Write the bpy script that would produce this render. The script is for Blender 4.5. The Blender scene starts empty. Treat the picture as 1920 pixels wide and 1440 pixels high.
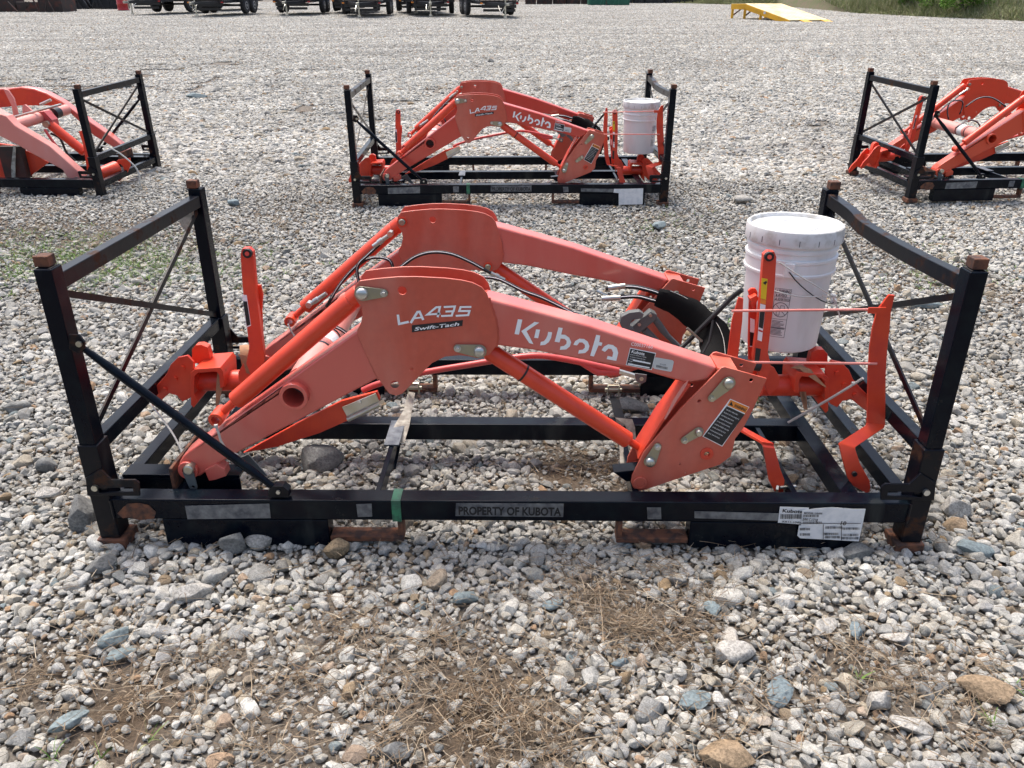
import bpy, math, random
import numpy as np
from mathutils import Vector, Matrix, Euler, noise as mnoise
from mathutils.geometry import delaunay_2d_cdt
random.seed(7); rng = np.random.default_rng(7)
S = bpy.context.scene; COL = S.collection
# ------------------------------------------------------------------ camera
CAM = Vector((1.2319, -1.9573, 1.4299)); PITCH = 0.4363; YAW = -0.0097; FPX = 1481.2
FWD = Vector((math.sin(YAW)*math.cos(PITCH), math.cos(YAW)*math.cos(PITCH), -math.sin(PITCH)))
RGT = Vector((math.cos(YAW), -math.sin(YAW), 0)); UPV = RGT.cross(FWD)
cam = bpy.data.cameras.new('camera'); co = bpy.data.objects.new('camera', cam); COL.objects.link(co)
m = Matrix((RGT, UPV, -FWD)).transposed().to_4x4(); m.translation = CAM; co.matrix_world = m
cam.sensor_width = 36; cam.lens = FPX/1920*36; cam.clip_end = 600; cam.clip_start = 0.05; S.camera = co
# ------------------------------------------------------------------ light
SUN_EL, SUN_AZ = math.radians(68), math.radians(-30)      # azimuth from +Y towards +X
w = bpy.data.worlds.new('World'); S.world = w; w.use_nodes = True
nt = w.node_tree; bg = nt.nodes['Background']; sk = nt.nodes.new('ShaderNodeTexSky')
sk.sky_type = 'NISHITA'; sk.sun_disc = False; sk.sun_elevation = SUN_EL; sk.sun_rotation = SUN_AZ
sk.air_density = 1.0; sk.dust_density = 6.0; sk.ozone_density = 0.6
nt.links.new(sk.outputs[0], bg.inputs[0]); bg.inputs[1].default_value = 0.14
sl = bpy.data.lights.new('sun', 'SUN'); sl.energy = 1.5; sl.angle = math.radians(17); sl.color = (1, .97, .93)
so = bpy.data.objects.new('sun', sl); COL.objects.link(so)
sd = Vector((math.sin(SUN_AZ)*math.cos(SUN_EL), math.cos(SUN_AZ)*math.cos(SUN_EL), math.sin(SUN_EL)))
so.rotation_euler = sd.to_track_quat('Z', 'Y').to_euler()
S.view_settings.view_transform = 'Standard'; S.view_settings.look = 'None'; S.view_settings.gamma = 1
S.view_settings.exposure = 0.98; S.view_settings.use_curve_mapping = False

# ------------------------------------------------------------------ camera calibration helpers (photo point -> metres on a real plane)
def ray(px, py): return FWD + RGT*((px-960)/FPX) - UPV*((py-720)/FPX)
def at(px, py, Y):
    d = ray(px, py); return CAM + d*((Y-CAM.y)/d.y)
def atz(px, py, Z):
    d = ray(px, py); return CAM + d*((Z-CAM.z)/d.z)
PY = np.array([-6, 1.0, 2.2, 4.2, 5.2, 10, 20, 38, 60, 95, 160]); PZ = np.array([0, 0, .02, .10, .137, .33, .74, 1.43, 2.27, 3.2, 5])
_yy = np.linspace(-6, 160, 1700); _zz = np.interp(_yy, PY, PZ)
_k = np.hanning(15); _k /= _k.sum(); _zz = np.convolve(np.pad(_zz, 7, 'edge'), _k, 'valid')
def zt(y): return np.interp(y, _yy, _zz)
def gnd(px, py):
    d = ray(px, py); t = 0.5
    while t < 150:
        p = CAM + d*t
        if p.z < zt(p.y): return p
        t += 0.02 if t < 12 else 0.1
    return CAM + d*60

# ------------------------------------------------------------------ materials
def mat(name, col, rough=.5, metal=0, spec=.5, coat=0, noise=None, bump=None, rust=None, dust=None, alpha=1):
    M = bpy.data.materials.new(name); M.use_nodes = True; t = M.node_tree; N = t.nodes; K = t.links
    b = N['Principled BSDF']; b.inputs['Base Color'].default_value = (*col, 1); b.inputs['Roughness'].default_value = rough
    b.inputs['Metallic'].default_value = metal; b.inputs['Specular IOR Level'].default_value = spec
    b.inputs['Coat Weight'].default_value = coat; b.inputs['Coat Roughness'].default_value = .2
    tc = N.new('ShaderNodeTexCoord'); out = None
    def nz(scale, det=4, r=.6):
        n = N.new('ShaderNodeTexNoise'); n.inputs['Scale'].default_value = scale; n.inputs['Detail'].default_value = det
        n.inputs['Roughness'].default_value = r; K.new(tc.outputs['Object'], n.inputs['Vector']); return n
    def ramp(src, a, c, ca=(0,0,0,1), cc=(1,1,1,1)):
        r = N.new('ShaderNodeValToRGB'); r.color_ramp.elements[0].position = a; r.color_ramp.elements[1].position = c
        r.color_ramp.elements[0].color = ca; r.color_ramp.elements[1].color = cc; K.new(src, r.inputs[0]); return r
    cur = None
    def mix(fac, a, bcol):
        x = N.new('ShaderNodeMix'); x.data_type = 'RGBA'
        K.new(fac, x.inputs[0])
        if isinstance(a, tuple): x.inputs[6].default_value = (*a, 1)
        else: K.new(a, x.inputs[6])
        x.inputs[7].default_value = (*bcol, 1); return x.outputs[2]
    if noise:
        sc, c2, lo, hi = noise; cur = mix(ramp(nz(sc).outputs[0], lo, hi).outputs[0], cur or col, c2)
    if dust:
        sc, c2, lo, hi = dust
        n = N.new('ShaderNodeTexNoise'); n.inputs['Scale'].default_value = sc; n.inputs['Detail'].default_value = 6
        mp = N.new('ShaderNodeMapping'); mp.inputs['Scale'].default_value = (1, 1, .25); K.new(tc.outputs['Object'], mp.inputs[0]); K.new(mp.outputs[0], n.inputs['Vector'])
        cur = mix(ramp(n.outputs[0], lo, hi, cc=(.6,.6,.6,1)).outputs[0], cur or col, c2)
        rr = ramp(n.outputs[0], lo, hi, (rough,)*3+(1,), (min(1, rough+.3),)*3+(1,)); K.new(rr.outputs[0], b.inputs['Roughness'])
    if rust:
        sc, c2, lo, hi = rust; f = ramp(nz(sc, 7, .7).outputs[0], lo, hi); cur = mix(f.outputs[0], cur or col, c2)
        rr = ramp(f.outputs[0], 0, 1, (rough,)*3+(1,), (.85,)*3+(1,)); K.new(rr.outputs[0], b.inputs['Roughness'])
    if cur: K.new(cur, b.inputs['Base Color'])
    if bump:
        bn = N.new('ShaderNodeBump'); bn.inputs['Strength'].default_value = bump[1]; bn.inputs['Distance'].default_value = bump[2] if len(bump) > 2 else .002
        K.new(nz(bump[0], 5).outputs[0], bn.inputs['Height']); K.new(bn.outputs[0], b.inputs['Normal'])
    return M
RUST = (.16, .055, .025)
M = dict(
 plate = mat('faded_orange_plate', (.55, .088, .048), .42, spec=.6, coat=.25, dust=(7, (.60, .21, .15), .45, .68), noise=(45, (.50, .078, .043), .35, .65), bump=(60, .05)),
 arm   = mat('faded_orange_arm', (.60, .088, .062), .40, spec=.8, coat=.7, dust=(5, (.64, .25, .19), .45, .70), bump=(40, .05)),
 cyl   = mat('bright_orange_cylinder', (.72, .064, .024), .33, spec=.5, noise=(9, (.60, .05, .016), .4, .7), bump=(50, .04)),
 brk   = mat('bright_orange_bracket', (.70, .066, .024), .38, noise=(8, (.56, .042, .026), .4, .7), bump=(60, .06)),
 red   = mat('pinkish_red_tube', (.50, .07, .07), .35, bump=(60, .05)),
 pink  = mat('chalky_pink_primer', (.68, .21, .17), .5, spec=.7, coat=.4, dust=(6, (.68, .34, .30), .4, .7), bump=(60, .05)),
 black = mat('dark_navy_paint', (.0018, .0036, .0085), .22, spec=.14, dust=(9, (.035, .040, .040), .60, .72), rust=(7, (.022, .014, .010), .63, .72), noise=(14, (.005, .010, .014), .45, .7), bump=(26, .12)),
 blackr= mat('rusted_navy_paint', (.0030, .0044, .0085), .28, spec=.18, dust=(11, (.040, .042, .040), .60, .72), rust=(12, (.060, .026, .013), .54, .67), bump=(40, .2)),
 rust  = mat('rust', (.17, .065, .032), .85, noise=(30, (.05, .028, .022), .4, .6), bump=(120, .4)),
 steel = mat('zinc_steel', (.55, .56, .54), .32, metal=.9, noise=(12, (.42, .40, .30), .4, .7)),
 zinc  = mat('yellow_zinc_keeper', (.36, .34, .24), .36, metal=.75, noise=(20, (.30, .30, .26), .4, .7)),
 rubber= mat('black_rubber', (.010, .010, .011), .55, bump=(80, .1)),
 sleeve= mat('black_fabric_sleeve', (.004, .004, .0045), .85, spec=.2, bump=(300, .3)),
 grey  = mat('grey_cast_valve', (.12, .13, .13), .5, bump=(80, .1)),
 tie   = mat('clear_zip_tie', (.55, .54, .50), .35),
 strap = mat('tan_strap', (.38, .20, .10), .8, noise=(60, (.30, .16, .09), .4, .6)),
 webb  = mat('dirty_white_webbing', (.42, .40, .34), .85, noise=(30, (.22, .20, .17), .4, .6)),
 tin   = mat('dull_metal_label', (.20, .22, .24), .42, metal=.5, noise=(30, (.07, .08, .10), .35, .65)),
 tinD  = mat('label_lettering', (.004, .005, .008), .6),
 white = mat('white_print', (.88, .88, .88), .5),
 decalb= mat('black_decal', (.012, .013, .018), .35),
 decaly= mat('yellow_decal', (.75, .55, .02), .4),
 decalo= mat('orange_decal', (.80, .25, .03), .4),
 decalr= mat('red_decal', (.55, .02, .02), .4),
 paper = mat('white_paper_label', (.68, .69, .70), .55, noise=(30, (.58, .60, .62), .45, .6)),
 silver= mat('silver_sticker', (.55, .58, .60), .4, metal=.3),
 green = mat('green_paint_mark', (.03, .20, .10), .5, noise=(40, (.02, .10, .06), .4, .6)),
 pail  = mat('white_plastic_pail', (.77, .77, .765), .38, spec=.45, dust=(11, (.54, .51, .47), .50, .74), bump=(20, .03)),
 lidm  = mat('dusty_white_lid', (.66, .665, .66), .50, noise=(16, (.47, .455, .42), .48, .64), bump=(18, .06)),
 print_= mat('grey_print', (.045, .04, .055), .6),
 tyre  = mat('tyre_rubber', (.018, .018, .02), .8),
 rim   = mat('painted_rim', (.30, .31, .32), .4, metal=.6),
 tblack= mat('trailer_black', (.010, .011, .014), .4),
 wood  = mat('weathered_planks', (.16, .13, .10), .85, noise=(6, (.10, .08, .065), .4, .6)),
 yel   = mat('yellow_ramp_paint', (.72, .38, .015), .45, noise=(5, (.60, .33, .03), .45, .7)),
 ply   = mat('pale_yellow_deck', (.76, .66, .40), .7, noise=(2.5, (.62, .48, .22), .4, .65)),
 blue  = mat('blue_paint', (.02, .10, .40), .4), redp = mat('red_paint', (.40, .02, .02), .4),
 tarp  = mat('green_tarp', (.01, .10, .06), .5), iron = mat('dark_scrap_iron', (.035, .025, .022), .8, noise=(3, (.10, .03, .02), .5, .7)),
)

# ------------------------------------------------------------------ mesh builder
class MB:
    def __init__(s): s.v = []; s.f = []
    def add(s, vs, fs):
        o = len(s.v); s.v += [Vector(v) for v in vs]; s.f += [tuple(i+o for i in f) for f in fs]; return s
    def box(s, a, b):
        (x0, y0, z0), (x1, y1, z1) = a, b
        return s.add([(x0,y0,z0),(x1,y0,z0),(x1,y1,z0),(x0,y1,z0),(x0,y0,z1),(x1,y0,z1),(x1,y1,z1),(x0,y1,z1)],
                     [(0,3,2,1),(4,5,6,7),(0,1,5,4),(1,2,6,5),(2,3,7,6),(3,0,4,7)])
    def bar(s, p, q, w_, h, up=(0,0,1)):
        p, q = Vector(p), Vector(q); d = (q-p).normalized(); u = Vector(up)
        if abs(d.dot(u)) > .98: u = Vector((0,1,0))
        a = d.cross(u).normalized()*w_/2; u = a.cross(d).normalized()*h/2
        return s.add([p-a-u,p+a-u,p+a+u,p-a+u,q-a-u,q+a-u,q+a+u,q-a+u], [(0,1,2,3),(7,6,5,4),(0,4,5,1),(1,5,6,2),(2,6,7,3),(3,7,4,0)])
    def path(s, pts, w_, h, up=(0,0,1)):           # rectangular section swept along points
        pts = [Vector(p) for p in pts]; n = len(pts); vs = []
        for i, p in enumerate(pts):
            d = (pts[min(i+1,n-1)]-pts[max(i-1,0)]).normalized(); u = Vector(up)
            if abs(d.dot(u)) > .98: u = Vector((0,1,0))
            a = d.cross(u).normalized()*w_/2; u = a.cross(d).normalized()*h/2
            vs += [p-a-u,p+a-u,p+a+u,p-a+u]
        fs = [(0,1,2,3), tuple(4*(n-1)+k for k in (3,2,1,0))]
        for i in range(n-1):
            for k in range(4): fs.append((4*i+k, 4*i+4+k, 4*i+4+(k+1)%4, 4*i+(k+1)%4))
        return s.add(vs, fs)
    def tube(s, pts, r, n=12, cap=True):
        pts = [Vector(p) for p in pts]; m_ = len(pts); R = r if isinstance(r, (list, tuple)) else [r]*m_; vs = []; ref = None
        for i, p in enumerate(pts):
            d = (pts[min(i+1,m_-1)]-pts[max(i-1,0)])
            d = d.normalized() if d.length > 1e-9 else Vector((0,0,1))
            if ref is None: ref = d.orthogonal().normalized()
            ref = (ref - d*ref.dot(d)); ref = ref.normalized() if ref.length > 1e-6 else d.orthogonal().normalized()
            b = d.cross(ref)
            for k in range(n):
                a = 2*math.pi*k/n; vs.append(p + (ref*math.cos(a)+b*math.sin(a))*R[i])
        fs = [(i*n+k, i*n+(k+1)%n, (i+1)*n+(k+1)%n, (i+1)*n+k) for i in range(m_-1) for k in range(n)]
        if cap: fs += [tuple(range(n))[::-1], tuple((m_-1)*n+k for k in range(n))]
        return s.add(vs, fs)
    def lathe(s, c, prof, n=48, ax=(0,0,1), close=True):       # prof: (radius, height)
        ax = Vector(ax).normalized(); a = ax.orthogonal().normalized(); b = ax.cross(a); c = Vector(c); vs = []
        for r, h in prof:
            for k in range(n):
                t = 2*math.pi*k/n; vs.append(c + ax*h + (a*math.cos(t)+b*math.sin(t))*r)
        m_ = len(prof); fs = [(i*n+k, i*n+(k+1)%n, (i+1)*n+(k+1)%n, (i+1)*n+k) for i in range(m_-1) for k in range(n)]
        if close: fs += [tuple(range(n))[::-1], tuple((m_-1)*n+k for k in range(n))]
        return s.add(vs, fs)
    def ring(s, c, ro, ri, h, ax=(0,1,0), n=24):               # pipe section, open in the middle
        return s.lathe(c, [(ri,0),(ro,0),(ro,h),(ri,h),(ri,0)], n, ax, False)
    def prism(s, loops, ext):                                  # outline (and holes), pushed out by ext
        if not isinstance(loops[0], (list, tuple)): loops = [loops]
        loops = [[Vector(p) for p in l] for l in loops]; flat_ = [p for l in loops for p in l]; ext = Vector(ext); n = len(flat_); fs = []
        def area(l): return sum((l[i].cross(l[(i+1)%len(l)]) for i in range(len(l))), Vector((0,0,0)))
        if len(loops) == 1:
            idx = list(range(n))
            if area(loops[0]).dot(ext) > 0: idx.reverse()
            fs += [tuple(idx), tuple(i+n for i in reversed(idx))]
        else:
            nn = area(loops[0]).normalized(); u = nn.orthogonal().normalized(); v = nn.cross(u)
            p2 = [Vector((q.dot(u), q.dot(v))) for q in flat_]; ed, o = [], 0
            for l in loops: ed += [(o+i, o+(i+1)%len(l)) for i in range(len(l))]; o += len(l)
            def inside(c, pl):
                r_ = False
                for i in range(len(pl)):
                    a, b = pl[i], pl[i-1]
                    if (a.y > c.y) != (b.y > c.y) and c.x < (b.x-a.x)*(c.y-a.y)/(b.y-a.y)+a.x: r_ = not r_
                return r_
            res = delaunay_2d_cdt(p2, ed, [], 0, 1e-7); ov = [q[0] if q else None for q in res[3]]; L2 = []; o = 0
            for l in loops: L2.append(p2[o:o+len(l)]); o += len(l)
            for t in res[2]:
                t = [ov[i] for i in t]
                if None in t: continue
                c = (p2[t[0]]+p2[t[1]]+p2[t[2]])/3
                if not inside(c, L2[0]) or any(inside(c, h) for h in L2[1:]): continue
                k = (flat_[t[1]]-flat_[t[0]]).cross(flat_[t[2]]-flat_[t[0]])
                if k.dot(ext) > 0: t = t[::-1]
                fs.append(tuple(t)); fs.append(tuple(i+n for i in reversed(t)))
        o = 0
        for li, l in enumerate(loops):
            m_ = len(l); ccw = area(l).dot(ext) > 0
            if li: ccw = not ccw
            for i in range(m_):
                a, b = o+i, o+(i+1)%m_
                fs.append((a,b,b+n,a+n) if ccw else (b,a,a+n,b+n))
            o += m_
        return s.add(flat_+[p+ext for p in flat_], fs)
    def strip(s, left, right, th, nrm=(0,1,0)):                # bent plate from left/right edge points
        L_, R_ = [Vector(p) for p in left], [Vector(p) for p in right]; n = len(L_); vs = []
        for i in range(n):
            t = (L_[min(i+1,n-1)]+R_[min(i+1,n-1)]-L_[max(i-1,0)]-R_[max(i-1,0)]); k = (R_[i]-L_[i]).cross(t)
            k = k.normalized() if k.length > 1e-9 else Vector(nrm)
            if k.dot(Vector(nrm)) < 0: k = -k
            vs += [L_[i], R_[i], R_[i]+k*th, L_[i]+k*th]
        fs = [(3,2,1,0), tuple(4*(n-1)+k for k in (0,1,2,3))]
        for i in range(n-1):
            for k in range(4): fs.append((4*i+k, 4*i+(k+1)%4, 4*i+4+(k+1)%4, 4*i+4+k))
        return s.add(vs, fs)
    def build(s, name, material, parent=None, bevel=0, seg=2, smooth=35, fix=True):
        o0 = wloc(parent); me = bpy.data.meshes.new(name)
        me.from_pydata([tuple(v-o0) for v in s.v], [], s.f); me.update()
        if fix:
            import bmesh
            bm = bmesh.new(); bm.from_mesh(me); bmesh.ops.recalc_face_normals(bm, faces=bm.faces); bm.to_mesh(me); bm.free()
        if smooth:
            me.polygons.foreach_set('use_smooth', [True]*len(me.polygons)); me.set_sharp_from_angle(angle=math.radians(smooth))
        me.materials.append(material if not isinstance(material, str) else M[material])
        o = bpy.data.objects.new(name, me); COL.objects.link(o); o.parent = parent
        if bevel:
            b = o.modifiers.new('bevel', 'BEVEL'); b.width = bevel; b.segments = seg; b.limit_method = 'ANGLE'; b.angle_limit = math.radians(40); b.harden_normals = True
        return o
def wloc(o):
    v = Vector((0,0,0))
    while o is not None: v = v + o.location; o = o.parent
    return v
def tag(o, label=None, cat=None, group=None, kind=None):
    if label: o['label'] = label
    if cat: o['category'] = cat
    if group: o['group'] = group
    if kind: o['kind'] = kind
    return o
def thing(name, loc, label, cat, group=None):
    o = bpy.data.objects.new(name, None); o.empty_display_size = .1; COL.objects.link(o); o.location = loc; return tag(o, label, cat, group)
KIDS = {}
def kids(o): return [c for c in bpy.data.objects if c.parent is o]
def copy_tree(o, parent=None, skip=()):
    c = o.copy(); COL.objects.link(c); c.parent = parent
    for k in KIDS.get(o.name, []):
        if k.name.split('.')[0] not in skip: copy_tree(k, c, skip)
    return c
def index_kids():
    KIDS.clear()
    for o in bpy.data.objects:
        if o.parent: KIDS.setdefault(o.parent.name, []).append(o)
def dup_to(o, mtx, label, skip=()):
    c = copy_tree(o, None, skip); mw = mtx @ Matrix.Translation(o.location) @ o.rotation_euler.to_matrix().to_4x4()
    c.location = mw.to_translation(); c.rotation_euler = mw.to_euler(); c['label'] = label; return c
def P(pts, Y): return [at(x, y, Y) for x, y in pts]
def Z(pts, sc, ox, oy): return [(ox+x/sc, oy+y/sc) for x, y in pts]
def circ(c, r, Y, n=20):
    c = at(*c, Y) if len(c) == 2 else Vector(c); return [c+Vector((math.cos(2*math.pi*k/n)*r, 0, math.sin(2*math.pi*k/n)*r)) for k in range(n)]
def smooth_pts(pts, n=8):                                      # Catmull-Rom
    p = [Vector(q) for q in pts]; p = [p[0]*2-p[1]]+p+[p[-1]*2-p[-2]]; out = []
    for i in range(1, len(p)-2):
        for k in range(n):
            t = k/n; a, b, c, d = p[i-1], p[i], p[i+1], p[i+2]
            out.append(.5*((2*b)+(c-a)*t+(2*a-5*b+4*c-d)*t*t+(3*b-a-3*c+d)*t**3))
    out.append(p[-2]); return out
def text(body, P0, P1, h, material, parent, name='lettering', shear=0, n=Vector((0,-1,0)), off=.0012, bold=0):
    cu = bpy.data.curves.new(name, 'FONT'); cu.body = body; cu.size = 1; cu.shear = shear; cu.offset = bold; cu.resolution_u = 3
    to = bpy.data.objects.new('tmp_text', cu); COL.objects.link(to); dg = bpy.context.evaluated_depsgraph_get()
    me = bpy.data.meshes.new_from_object(to.evaluated_get(dg)); bpy.data.objects.remove(to)
    P0, P1 = Vector(P0), Vector(P1); ex = P1-P0; L_ = ex.length; ex.normalize(); ey = n.cross(ex).normalized()
    xs = [v.co.x for v in me.vertices]; 
    if not xs: return None
    x0, x1 = min(xs), max(xs); sx = L_/(x1-x0); sy = h/.70
    for v in me.vertices: v.co = P0 + ex*((v.co.x-x0)*sx) + ey*(v.co.y*sy) + n*off - wloc(parent)
    me.materials.clear(); me.materials.append(M[material] if isinstance(material, str) else material)
    o = bpy.data.objects.new(name, me); COL.objects.link(o); o.parent = parent; return o
def stroke(mb, pts, wd, Y):                                    # mitred 2D stroke in the XZ plane
    p = [Vector((q.x, q.z)) for q in pts]; n = len(p); L_, R_ = [], []
    for i in range(n):
        a = (p[i]-p[i-1]).normalized() if i else None; b = (p[i+1]-p[i]).normalized() if i < n-1 else None
        if a is None: d, k = b, 1
        elif b is None: d, k = a, 1
        else: d = (a+b).normalized(); k = 1/max(.35, d.dot(a))
        nn = Vector((-d.y, d.x))*wd/2*k; L_.append(p[i]+nn); R_.append(p[i]-nn)
    mb.add([(q.x, Y, q.y) for q in L_]+[(q.x, Y, q.y) for q in R_], [(i, i+1, n+i+1, n+i) for i in range(n-1)])
def flat(pts, material, parent, name='decal', off=.0008, th=.0006):
    return MB().prism([p+Vector((0,-off,0)) for p in pts], (0,-th,0)).build(name, material, parent)
#==PART2==
# ------------------------------------------------------------------ shipping crate
MX = 2.408
def crate():
    r = thing('shipping_crate', (1.204, .5, 0), 'nearest black steel shipping crate, white paper labels and PROPERTY OF KUBOTA on its front rail', 'crate', 'black steel loader crates on the gravel')
    for mx in (0, 1):
        X = (lambda x: MX-x) if mx else (lambda x: x)
        def bx(mb, a, b): x0, x1 = sorted((X(a[0]), X(b[0]))); return mb.box((x0, a[1], a[2]), (x1, b[1], b[2]))
        for y in (0, 1.03):
            sy = -1 if y == 0 else 1
            p = bx(MB(), (-.006, y-.027, .325), (.041, y+.027, .845)).build('post', 'black', r, .004)
            bx(MB(), (-.009, y-.012 if sy < 0 else y-.026, .846), (.030, y+.026 if sy < 0 else y+.012, .875)).build('post_stub', 'rust', p, .003)
            bx(MB(), (.031, y-.022, .8452), (.037, y+.022, .8464)).build('post_mouth_shade', 'rubber', p)  # black strip laid on the post top, painting the shade inside an open tube
            bx(MB(), (-.011, y-.033, .022), (.048, y+.033, .335)).build('post_sleeve', 'blackr', p, .004)
            bx(MB(), (-.020, y-.042, -.012), (.066, y+.042, .021)).build('foot_pad', 'rust', p, .004)
            Y0 = -.042 if y == 0 else 1.065
            q = [at(*k, -.042) for k in ((163.5,930),(160,897),(188,880),(199,891),(209,900),(253,900),(261,906),(262,930))]
            sl_ = [at(*k, -.042) for k in ((184,916),(248,914),(250,922),(186,924))]
            lo = [[Vector((X(v.x), Y0, v.z)) for v in q], [Vector((X(v.x), Y0, v.z)) for v in sl_]]
            br = MB().prism(lo, (0, .007, 0)).build('slotted_bracket', 'blackr', r, .0015)
            bc = Vector((X(.02), Y0, .205 if not y else .205))
            MB().lathe(bc+Vector((0, -.009 if sy < 0 else .007, 0)), [(.001,0),(.009,0),(.009,.009),(.001,.009)], 14, (0,1,0)).build('bolt', 'steel', br)
        top = [] if not mx else [(X(.019), .027, .80), (X(.021), .38, .787), (X(.024), .66, .787), (X(.019), .80, .80), (X(.019), 1.003, .81)]
        if mx: MB().path(smooth_pts(top, 5), .034, .044).build('top_rail', 'blackr', r, .003)
        else: MB().bar((.019, .028, .80), (.019, 1.002, .80), .034, .044).build('top_rail', 'blackr', r, .003)
        MB().bar((X(.019), .034, .315), (X(.019), .996, .315), .036, .046).build('side_rail', 'black', r, .003)
        MB().bar((X(.018), .028, .765), (X(.023), 1.002, .350), .006, .019).build('brace_bar', 'blackr', r)
        MB().bar((X(.018), 1.002, .765), (X(.013), .028, .350), .006, .019).build('brace_bar', 'blackr', r)
        MB().bar((X(.020), .034, .11), (X(.020), .996, .11), .04, .05).build('end_rail', 'black', r, .003)
    fr = MB().box((.0485, -.0325, .090), (MX-.0485, .028, .158)).build('front_rail', 'black', r, .004)
    MB().box((.0485, 1.0, .090), (MX-.0485, 1.06, .158)).build('back_rail', 'black', r, .004)
    MB().box((.22, .455, .088), (2.20, .515, .150)).build('middle_rail', 'black', r, .004)
    for x0, x1, y0, y1, z0, z1 in ((.806,.822,.03,.452,.10,.150), (1.57,1.59,.03,.452,.10,.150), (2.045,2.062,.03,1.0,.10,.145), (2.19,2.24,.03,1.0,.095,.148), (.20,.24,.03,1.0,.095,.140)):
        MB().box((x0, y0, z0), (x1, y1, z1)).build('cross_member', 'black', r, .002)
    MB().box((.02, .10, .148), (.38, .165, .160)).build('rest_plate', 'black', r, .002)
    MB().box((.02, .10, .09), (.38, .106, .147)).build('rest_plate', 'black', r, .002)
    MB().box((.195, .045, .10), (.205, .30, .215)).build('rest_bracket', 'rust', r, .002)
    MB().box((.79, .30, .151), (.84, .47, .157)).build('rest_plate', 'tin', r, .001)
    for xm in (.0475, MX-.0475):
        for y0 in (-.0335, .029): MB().tube([(xm, y0, .092), (xm, y0, .110), (xm, y0, .135), (xm, y0, .156)], [.004,.0055,.0045,.005], 8).build('weld_bead', 'blackr', r)
    for x0 in (.806, 1.57, 2.045, 2.19): MB().tube([(x0-.002, .0295, .150), (x0+.010, .0295, .151), (x0+.022, .0295, .150)], [.003,.0045,.003], 8).build('weld_bead', 'blackr', r)
    # rest for the loader foot: black gusset on the front rail
    MB().prism([[(1.515,.078,.19),(1.60,.078,.20),(1.595,.078,.16),(1.555,.078,.158)]], (0,.05,0)).build('rest_gusset', 'black', r, .003)
    for x0, x1 in ((.183, .672), (1.736, 2.24)):
        for y0 in (-.030, 1.0): MB().box((x0, y0, -.005), (x1, y0+.06, .088)).build('fork_pocket', 'black', r, .004)
    for x0, x1, xv in ((.674, .892, .884), (1.522, 1.734, 1.530)):
        for y0 in (-.030, 1.0):
            mb = MB().box((x0, y0, .012), (x1, y0+.05, .030)); mb.box((xv-.008, y0+.001, .031), (xv+.008, y0+.049, .0885)).build('fork_loop', 'rust', r, .003)
    # diagonal strut at the left front
    a, b = at(152, 650, -.02), at(520, 918, -.02); d = (b-a).normalized()
    MB().tube([a+d*.0, a+d*.05, a+d*.09, b-d*.09, b-d*.05, b], [.008, .010, .0125, .0125, .010, .008], 12).build('diagonal_strut', 'black', r)
    lg = [at(*k, -.035) for k in ((128,628),(147,628),(158,642),(158,655),(146,662),(130,655))]
    l1 = MB().prism(lg, (0,.008,0)).build('strut_lug', 'blackr', r, .001); MB().lathe(at(147,646,-.042), [(.001,0),(.008,0),(.008,.006),(.001,.006)], 12, (0,1,0)).build('bolt', 'steel', l1)
    lg = [at(*k, -.030) for k in ((503,933),(503,920),(512,912),(530,912),(541,921),(541,933))]
    l1 = MB().prism(lg, (0,.03,0)).build('strut_lug', 'blackr', r, .001); MB().lathe(at(521,924,-.036), [(.001,0),(.006,0),(.006,.006),(.001,.006)], 12, (0,1,0)).build('bolt', 'steel', l1)
    YR = -.034
    flat(P([(347,948),(505,944),(508,971),(352,973)], YR), 'tin', r, 'label_plate')
    flat(P([(668,945),(697,944),(698,968),(671,969)], YR), 'tin', r, 'label_plate')
    flat(P([(1213,951),(1239,951),(1240,973),(1214,973)], YR), 'tin', r, 'label_plate')
    flat(P([(1302,958),(1462,962),(1460,976),(1302,971)], YR), 'tin', r, 'label_plate')
    p = flat(P([(855,943),(1057,944),(1056,969),(854,967)], YR), 'tin', r, 'label_plate')
    text('PROPERTY OF KUBOTA', at(860,964,YR), at(1052,966,YR), .027, 'tinD', p, off=.002, bold=.035)
    flat(P([(220,963),(232,950),(240,944),(262,943),(279,947),(293,960),(289,972),(262,975),(240,970),(231,972)], YR), 'rust', r, 'rust_patch', .0002, .0002)
    MB().box((at(735,960,YR).x, -.0362, .0885), (at(752,960,YR).x, .0302, .1598)).build('tape_band', 'green', r)
    return r
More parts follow.
